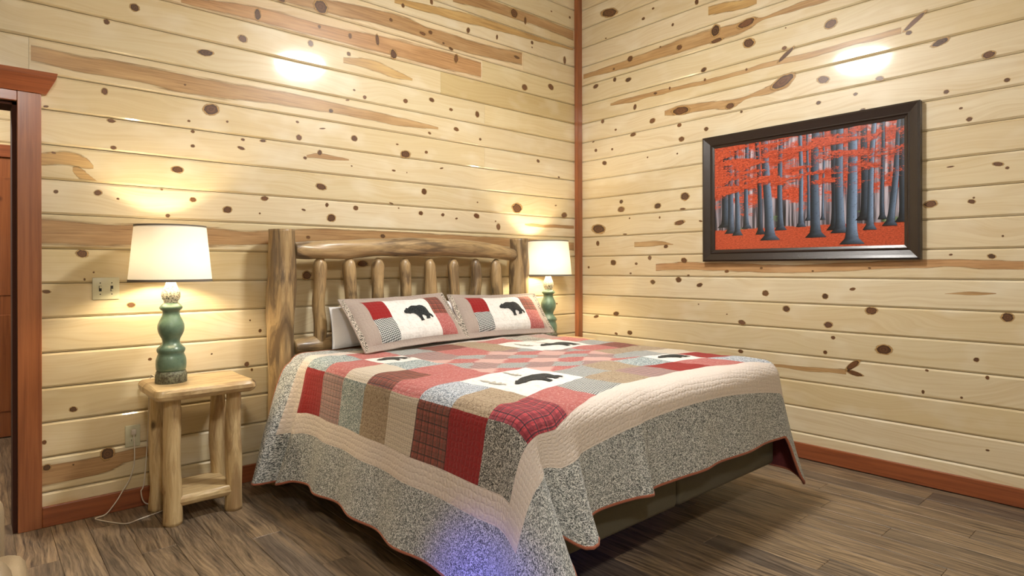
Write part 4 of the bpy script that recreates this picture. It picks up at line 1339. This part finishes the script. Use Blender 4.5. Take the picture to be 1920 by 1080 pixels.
R = math.radians
sham((-2.090, -0.535, 0.806), R(5.5), R(43), 0.86, 0.42, 0.05, 'patchwork bear sham nearer the doorway, leaning on a white pillow', 1.0, R(1.5))
sham((-1.270, -0.490, 0.806), R(-3.0), R(40), 0.83, 0.385, 0.045, 'patchwork bear sham nearer the corner lamp, leaning on a white pillow', 6.0, R(-1.0))
plain_pillow((-2.20, -0.285, 0.80), R(1), R(10), 0.78, 0.265, 0.045, 'white pillow tucked behind the bear sham nearer the doorway', 2.0)
plain_pillow((-1.405, -0.285, 0.80), R(-1), R(10), 0.78, 0.275, 0.045, 'white pillow tucked behind the bear sham nearer the corner lamp', 8.0)
# ---------------------------------------------------------------- forest picture
PY0, PY1, PZ0, PZ1 = -1.322, -2.769, 1.350, 2.300        # outer frame
CY0, CY1, CZ0, CZ1 = -1.406, -2.682, 1.418, 2.213        # printed sheet
k = NT('dark_brown_frame')
nz = k.noise(k.coords('Object', (1, 1, 1), False), 160.0, 3.0)
k.bump(nz, 0.35, 0.003)
FRAME = k.done(k.mix(nz, rgb(30, 21, 17), rgb(44, 32, 26)), 0.34, 0.25, 0.2)
pic = thing('forest_picture', 'dark framed picture of grey tree trunks in a red autumn forest', 'picture', (0, (PY0 + PY1) / 2, (PZ0 + PZ1) / 2))
prof = [(0.0, 0.0), (0.0, 0.040), (0.012, 0.046), (0.028, 0.040), (0.045, 0.032), (0.058, 0.026), (0.066, 0.030), (0.074, 0.022), (0.090, 0.016), (0.090, 0.0)]
cor = [(PY0, PZ0, -1, 1), (PY1, PZ0, 1, 1), (PY1, PZ1, 1, -1), (PY0, PZ1, -1, -1)]
for q in range(4):
    V, F = [], []
    for (y, z, sy, sz) in (cor[q], cor[(q + 1) % 4]):
        for inn, out in prof:
            V.append((-0.002 - out, y + sy * inn, z + sz * inn))
    n = len(prof)
    for i in range(n - 1):
        F.append((i, i + 1, n + i + 1, n + i))
    F += [tuple(range(n)), tuple(range(2 * n - 1, n - 1, -1))]
    mesh_obj('frame_rail', V, F, FRAME, pic)

def picture_material():
    k = NT('autumn_forest_print')
    uv = k.n('ShaderNodeTexCoord').outputs['UV']
    sep = k.n('ShaderNodeSeparateXYZ', i_0=uv)
    def sc(s):
        return k.n('ShaderNodeVectorMath', operation='MULTIPLY', i_0=uv, i_1=s).outputs[0]
    trunks = k.noise(sc((52, 1.2, 1)), 1.0, 3.0, 0.6)
    back = k.ramp(trunks, [(0.35, rgb(34, 34, 40)), (0.48, rgb(104, 100, 112)), (0.62, rgb(196, 190, 204))])
    speck = k.noise(sc((58, 72, 1)), 1.0, 5.0, 0.95)
    clump = k.noise(sc((7, 9, 1)), 1.0, 3.0, 0.6)
    leaf = k.ramp(speck, [(0.38, rgb(58, 28, 24)), (0.48, rgb(176, 66, 40)), (0.56, rgb(204, 84, 54)), (0.68, rgb(220, 120, 92))])
    cover = k.math('ADD', k.math('MULTIPLY', clump, 1.1), k.math('MULTIPLY', speck, 0.8))
    high = k.mapr(sep.outputs['Y'], 0.25, 0.5, -0.25, 0.1)
    c = k.mix(k.mapr(k.math('ADD', cover, high), 0.97, 1.06), back, leaf)
    low = k.mapr(sep.outputs['Y'], 0.2, 0.42, 0.75, 0.0)
    c = k.mix(k.math('MULTIPLY', low, k.mapr(trunks, 0.4, 0.55, 1, 0.35)), c, rgb(36, 36, 34))
    green = k.math('MULTIPLY', k.mapr(k.noise(sc((9, 14, 1)), 1.0, 2.0), 0.6, 0.68), k.math('MULTIPLY', k.math('LESS_THAN', sep.outputs['Y'], 0.32), 0.7))
    c = k.mix(green, c, rgb(96, 132, 74))
    gr = k.ramp(k.noise(sc((75, 120, 1)), 1.0, 5.0, 0.95), [(0.36, rgb(80, 36, 26)), (0.46, rgb(168, 68, 42)), (0.56, rgb(196, 84, 54)), (0.68, rgb(212, 116, 88))])
    edge = k.math('ADD', sep.outputs['Y'], k.math('MULTIPLY', k.noise(sc((12, 2, 1)), 1.0, 2.0), -0.05))
    c = k.mix(k.mapr(edge, 0.19, 0.2, 1, 0), c, gr)
    return k.done(c, 0.3, 0.3, 0.2)

def trunk_material():
    k = NT('printed_trunk')
    uv = k.n('ShaderNodeTexCoord').outputs['UV']
    sep = k.n('ShaderNodeSeparateXYZ', i_0=uv)
    oi = k.n('ShaderNodeObjectInfo')
    v = k.n('ShaderNodeVectorMath', operation='MULTIPLY', i_0=uv, i_1=(3.5, 60, 1)).outputs[0]
    nz = k.noise(v, 1.0, 4.0, 0.7)
    c = k.ramp(sep.outputs['X'], [(0.0, rgb(20, 25, 30)), (0.35, rgb(58, 72, 84)), (0.75, rgb(112, 132, 154)), (1.0, rgb(140, 158, 182))])
    c = k.mix(k.mapr(nz, 0.55, 0.7, 0, 0.7), c, rgb(28, 30, 34))
    c = k.mix(k.mapr(sep.outputs['Y'], 0.0, 0.16, 0.8, 0.0), c, rgb(20, 20, 20))
    c = k.mix(1.0, c, oi.outputs['Color'], 'MULTIPLY')
    return k.done(c, 0.3, 0.3, 0.2)

def leaf_layer():
    k = NT('printed_leaves')
    uv = k.n('ShaderNodeTexCoord').outputs['UV']
    sep = k.n('ShaderNodeSeparateXYZ', i_0=uv)
    def sc(s):
        return k.n('ShaderNodeVectorMath', operation='MULTIPLY', i_0=uv, i_1=s).outputs[0]
    speck = k.noise(sc((60, 80, 1)), 1.0, 5.0, 0.95)
    clump = k.noise(sc((5, 14, 1)), 1.0, 2.0, 0.5, 0.5)
    c = k.ramp(speck, [(0.40, rgb(84, 34, 28)), (0.48, rgb(176, 68, 42)), (0.58, rgb(206, 90, 60)), (0.7, rgb(226, 142, 116))])
    left = k.mapr(sep.outputs['X'], 0.0, 0.45, 0.06, -0.05)
    hi = k.mapr(sep.outputs['Y'], 0.4, 0.6, -0.4, 0.0)
    m = k.math('ADD', k.math('ADD', k.math('MULTIPLY', clump, 0.8), k.math('MULTIPLY', speck, 0.8)), k.math('ADD', left, hi))
    k.put('Alpha', k.mapr(m, 0.765, 0.80))
    return k.done(c, 0.3, 0.3, 0.2)

def sheet(name, x, y0, y1, z0, z1, mat, parent):
    return mesh_obj(name, [(x, y0, z0), (x, y1, z0), (x, y1, z1), (x, y0, z1)], [(0, 1, 2, 3)], mat, parent, False, [(0, 0), (1, 0), (1, 1), (0, 1)])

canvas = sheet('printed_sheet', -0.012, CY0 + 0.01, CY1 - 0.01, CZ0 - 0.01, CZ1 + 0.01, picture_material(), pic)
TRUNK = trunk_material()
CH = CZ1 - CZ0
# place along the sheet, width, height of its foot on the sheet, lean to the top, tint
for q, (y, w, b, lean, tint) in enumerate((
        (-1.500, 0.080, 0.22, 0.0, 0.45), (-1.545, 0.060, 0.16, 0.02, 0.7), (-1.590, 0.050, 0.14, 0.0, 0.75), (-1.665, 0.045, 0.20, 0.0, 0.8), (-1.775, 0.045, 0.14, 0.03, 0.35),
        (-1.838, 0.085, 0.085, 0.035, 0.85), (-1.915, 0.050, 0.17, 0.0, 0.7), (-2.062, 0.040, 0.19, 0.01, 1.05), (-2.105, 0.025, 0.24, 0.0, 0.8), (-2.152, 0.080, 0.095, 0.0, 0.6),
        (-2.205, 0.020, 0.24, 0.0, 0.9), (-2.275, 0.060, 0.15, 0.0, 0.35), (-2.308, 0.072, 0.125, 0.0, 0.85), (-2.384, 0.088, 0.03, 0.0, 1.12), (-2.455, 0.060, 0.22, 0.0, 0.3), (-2.482, 0.048, 0.14, -0.03, 1.1), (-2.56, 0.03, 0.22, 0, 0.5),
        (-2.600, 0.050, 0.165, -0.06, 0.8), (-2.665, 0.050, 0.19, -0.01, 0.3))):
    V, U, F = [], [], []
    nseg = 16
    z0 = CZ0 + b * CH
    for i in range(nseg + 1):
        f = i / nseg
        z = z0 + (CZ1 + 0.008 - z0) * f
        flare = 0.76 + 1.0 * math.exp(-f * 26) - 0.16 * f
        cx = y + lean * f + 0.004 * math.sin(q * 2 + f * 5)
        for sgn, uu in ((1, 0.0), (-1, 1.0)):
            V.append((-0.0125 - 0.0002 * q, min(max(cx + sgn * w / 2 * flare, CY1 - 0.01), CY0 + 0.01), z + (0.012 * (1 - f) ** 30 if sgn else 0)))
            U.append((uu, f))
        if i:
            F.append((2 * i - 2, 2 * i - 1, 2 * i + 1, 2 * i))
    tr = mesh_obj('printed_trunk', V, F, TRUNK, canvas, False, U)
    tr.color = (tint * 0.92, tint, tint * 1.14, 1)
sheet('printed_leaves', -0.0172, CY0 + 0.01, CY1 - 0.01, CZ0 - 0.01, CZ1 + 0.01, leaf_layer(), canvas)

# ---------------------------------------------------------------- switch, outlet, cord
sw = thing('light_switch', 'ivory double toggle light switch on the pine wall beside the lamp', 'switch', (-3.736, 0, 1.2))
rbox('plate', (-3.797, -0.007, 1.141), (-3.675, 0, 1.259), 0.003, IVORY, sw, 2)
for x, d in ((-3.762, 1), (-3.710, -1)):
    boxes('toggle_slot', [((x - 0.006, -0.0078, 1.185), (x + 0.006, -0.0065, 1.215))], SLOT, sw)
    rbox('toggle', (x - 0.004, -0.021, 1.2 + (0.002 if d > 0 else -0.014)), (x + 0.004, -0.006, 1.2 + (0.014 if d > 0 else -0.002)), 0.0015, IVORY, sw, 2)
    for z in (1.17, 1.23):
        v, f = lathe([(0.0032, 0.0), (0.0032, 0.001)], (0, 0, 0), 10)
        mesh_obj('screw', [(x + p[0], -0.0068 - p[2], z + p[1]) for p in v], f, STEEL, sw)
ou = thing('wall_outlet', 'ivory wall outlet low on the pine wall behind the nightstand', 'outlet', (-3.614, 0, 0.39))
rbox('plate', (-3.650, -0.007, 0.332), (-3.579, 0, 0.449), 0.003, IVORY, ou, 2)
for z in (0.367, 0.414):
    rbox('socket', (-3.631, -0.0085, z - 0.015), (-3.598, -0.006, z + 0.015), 0.002, IVORY, ou, 2)
    for x in (-3.621, -3.608):
        boxes('slot', [((x - 0.001, -0.0089, z - 0.005), (x + 0.001, -0.0083, z + 0.006))], SLOT, ou)
cord = thing('lamp_cord', 'white lamp cord plugged into the outlet and looped on the floor', 'cord', (-3.66, -0.1, 0))
rbox('plug', (-3.626, -0.034, 0.400), (-3.602, -0.0085, 0.430), 0.004, WHITE_CORD, cord, 2)
cp = spline([(-3.614, -0.03, 0.402), (-3.612, -0.036, 0.34), (-3.613, -0.034, 0.25), (-3.632, -0.034, 0.17), (-3.668, -0.036, 0.108), (-3.70, -0.045, 0.06), (-3.745, -0.055, 0.012), (-3.79, -0.06, 0.004),
             (-3.785, -0.095, 0.004), (-3.735, -0.18, 0.004), (-3.683, -0.245, 0.004), (-3.62, -0.225, 0.004), (-3.565, -0.205, 0.004), (-3.50, -0.18, 0.005), (-3.44, -0.12, 0.005), (-3.47, -0.06, 0.006),
             (-3.56, -0.055, 0.02), (-3.585, -0.058, 0.09), (-3.57, -0.055, 0.14), (-3.55, -0.05, 0.40), (-3.545, -0.05, 0.60), (-3.535, -0.045, 0.712), (-3.52, -0.10, 0.7095), (-3.50, -0.19, 0.7095)], 160)
v, f, u = tube(cp, 0.0032, 8)
mesh_obj('wire', v, f, WHITE_CORD, cord, True, u)

# ---------------------------------------------------------------- armchair whose corner shows at the edge
k = NT('tan_leather')
n1 = k.noise(k.coords('Object', (1, 1, 1), False), 9.0, 4.0)
n2 = k.n('ShaderNodeTexVoronoi', i_Vector=k.coords('Object', (1, 1, 1), False), Scale=260.0).outputs['Distance']
k.bump(n2, 0.25, 0.002)
LEATHER = k.done(k.mix(n1, rgb(168, 152, 124), rgb(140, 122, 98)), 0.45)
ch = thing('armchair', 'tan leather armchair standing beside the doorway, only its corner in view', 'armchair', (-4.62, -1.6, 0))
rbox('base', (-5.02, -1.98, 0.06), (-4.23, -1.24, 0.30), 0.03, LEATHER, ch, 3)
rbox('seat_cushion', (-4.98, -1.83, 0.301), (-4.145, -1.41, 0.422), 0.045, LEATHER, ch, 4)
rbox('arm', (-5.0, -1.405, 0.301), (-4.195, -1.25, 0.585), 0.06, LEATHER, ch, 5)
rbox('arm', (-5.0, -1.99, 0.301), (-4.195, -1.835, 0.585), 0.06, LEATHER, ch, 5)
rbox('backrest', (-5.22, -1.98, 0.30), (-5.03, -1.25, 0.98), 0.07, LEATHER, ch, 5)
for x in (-4.95, -4.34):
    for y in (-1.92, -1.30):
        v, f = lathe([(0.018, 0.0), (0.026, 0.062)], (x, y, 0), 12)
        mesh_obj('foot', v, f, STEEL, ch, True)

# blue glow on the foot of the quilt, from a made-up source out of view
blue_fill = thing('blue_fill_box', 'added low black box with a small blue glow panel, unseen, against the far side wall', 'fill light', (-6.0, -3.1, 0))
boxes('body', [((-6.19, -3.5, 0), (-5.95, -2.7, 0.62))], STEEL, blue_fill)
boxes('glow_panel', [((-5.949, -3.25, 0.12), (-5.945, -2.95, 0.32))], emit_material('blue_fill_panel', (0.06, 0.12, 1.0, 1), 6.0), blue_fill)
sp = bpy.data.lights.new('blue_beam', 'SPOT')
sp.energy, sp.color, sp.spot_size, sp.spot_blend, sp.shadow_soft_size = 330.0, (0.015, 0.05, 1.0), R(15), 1.0, 0.08
so = bpy.data.objects.new('blue_beam', sp)
COL.objects.link(so)
so.parent = blue_fill
so.location = (0.08, 0.0, 0.22)
so.rotation_euler = (Vector((-2.93, -2.22, 0.06)) - Vector((-5.92, -3.1, 0.22))).to_track_quat('-Z', 'Y').to_euler()
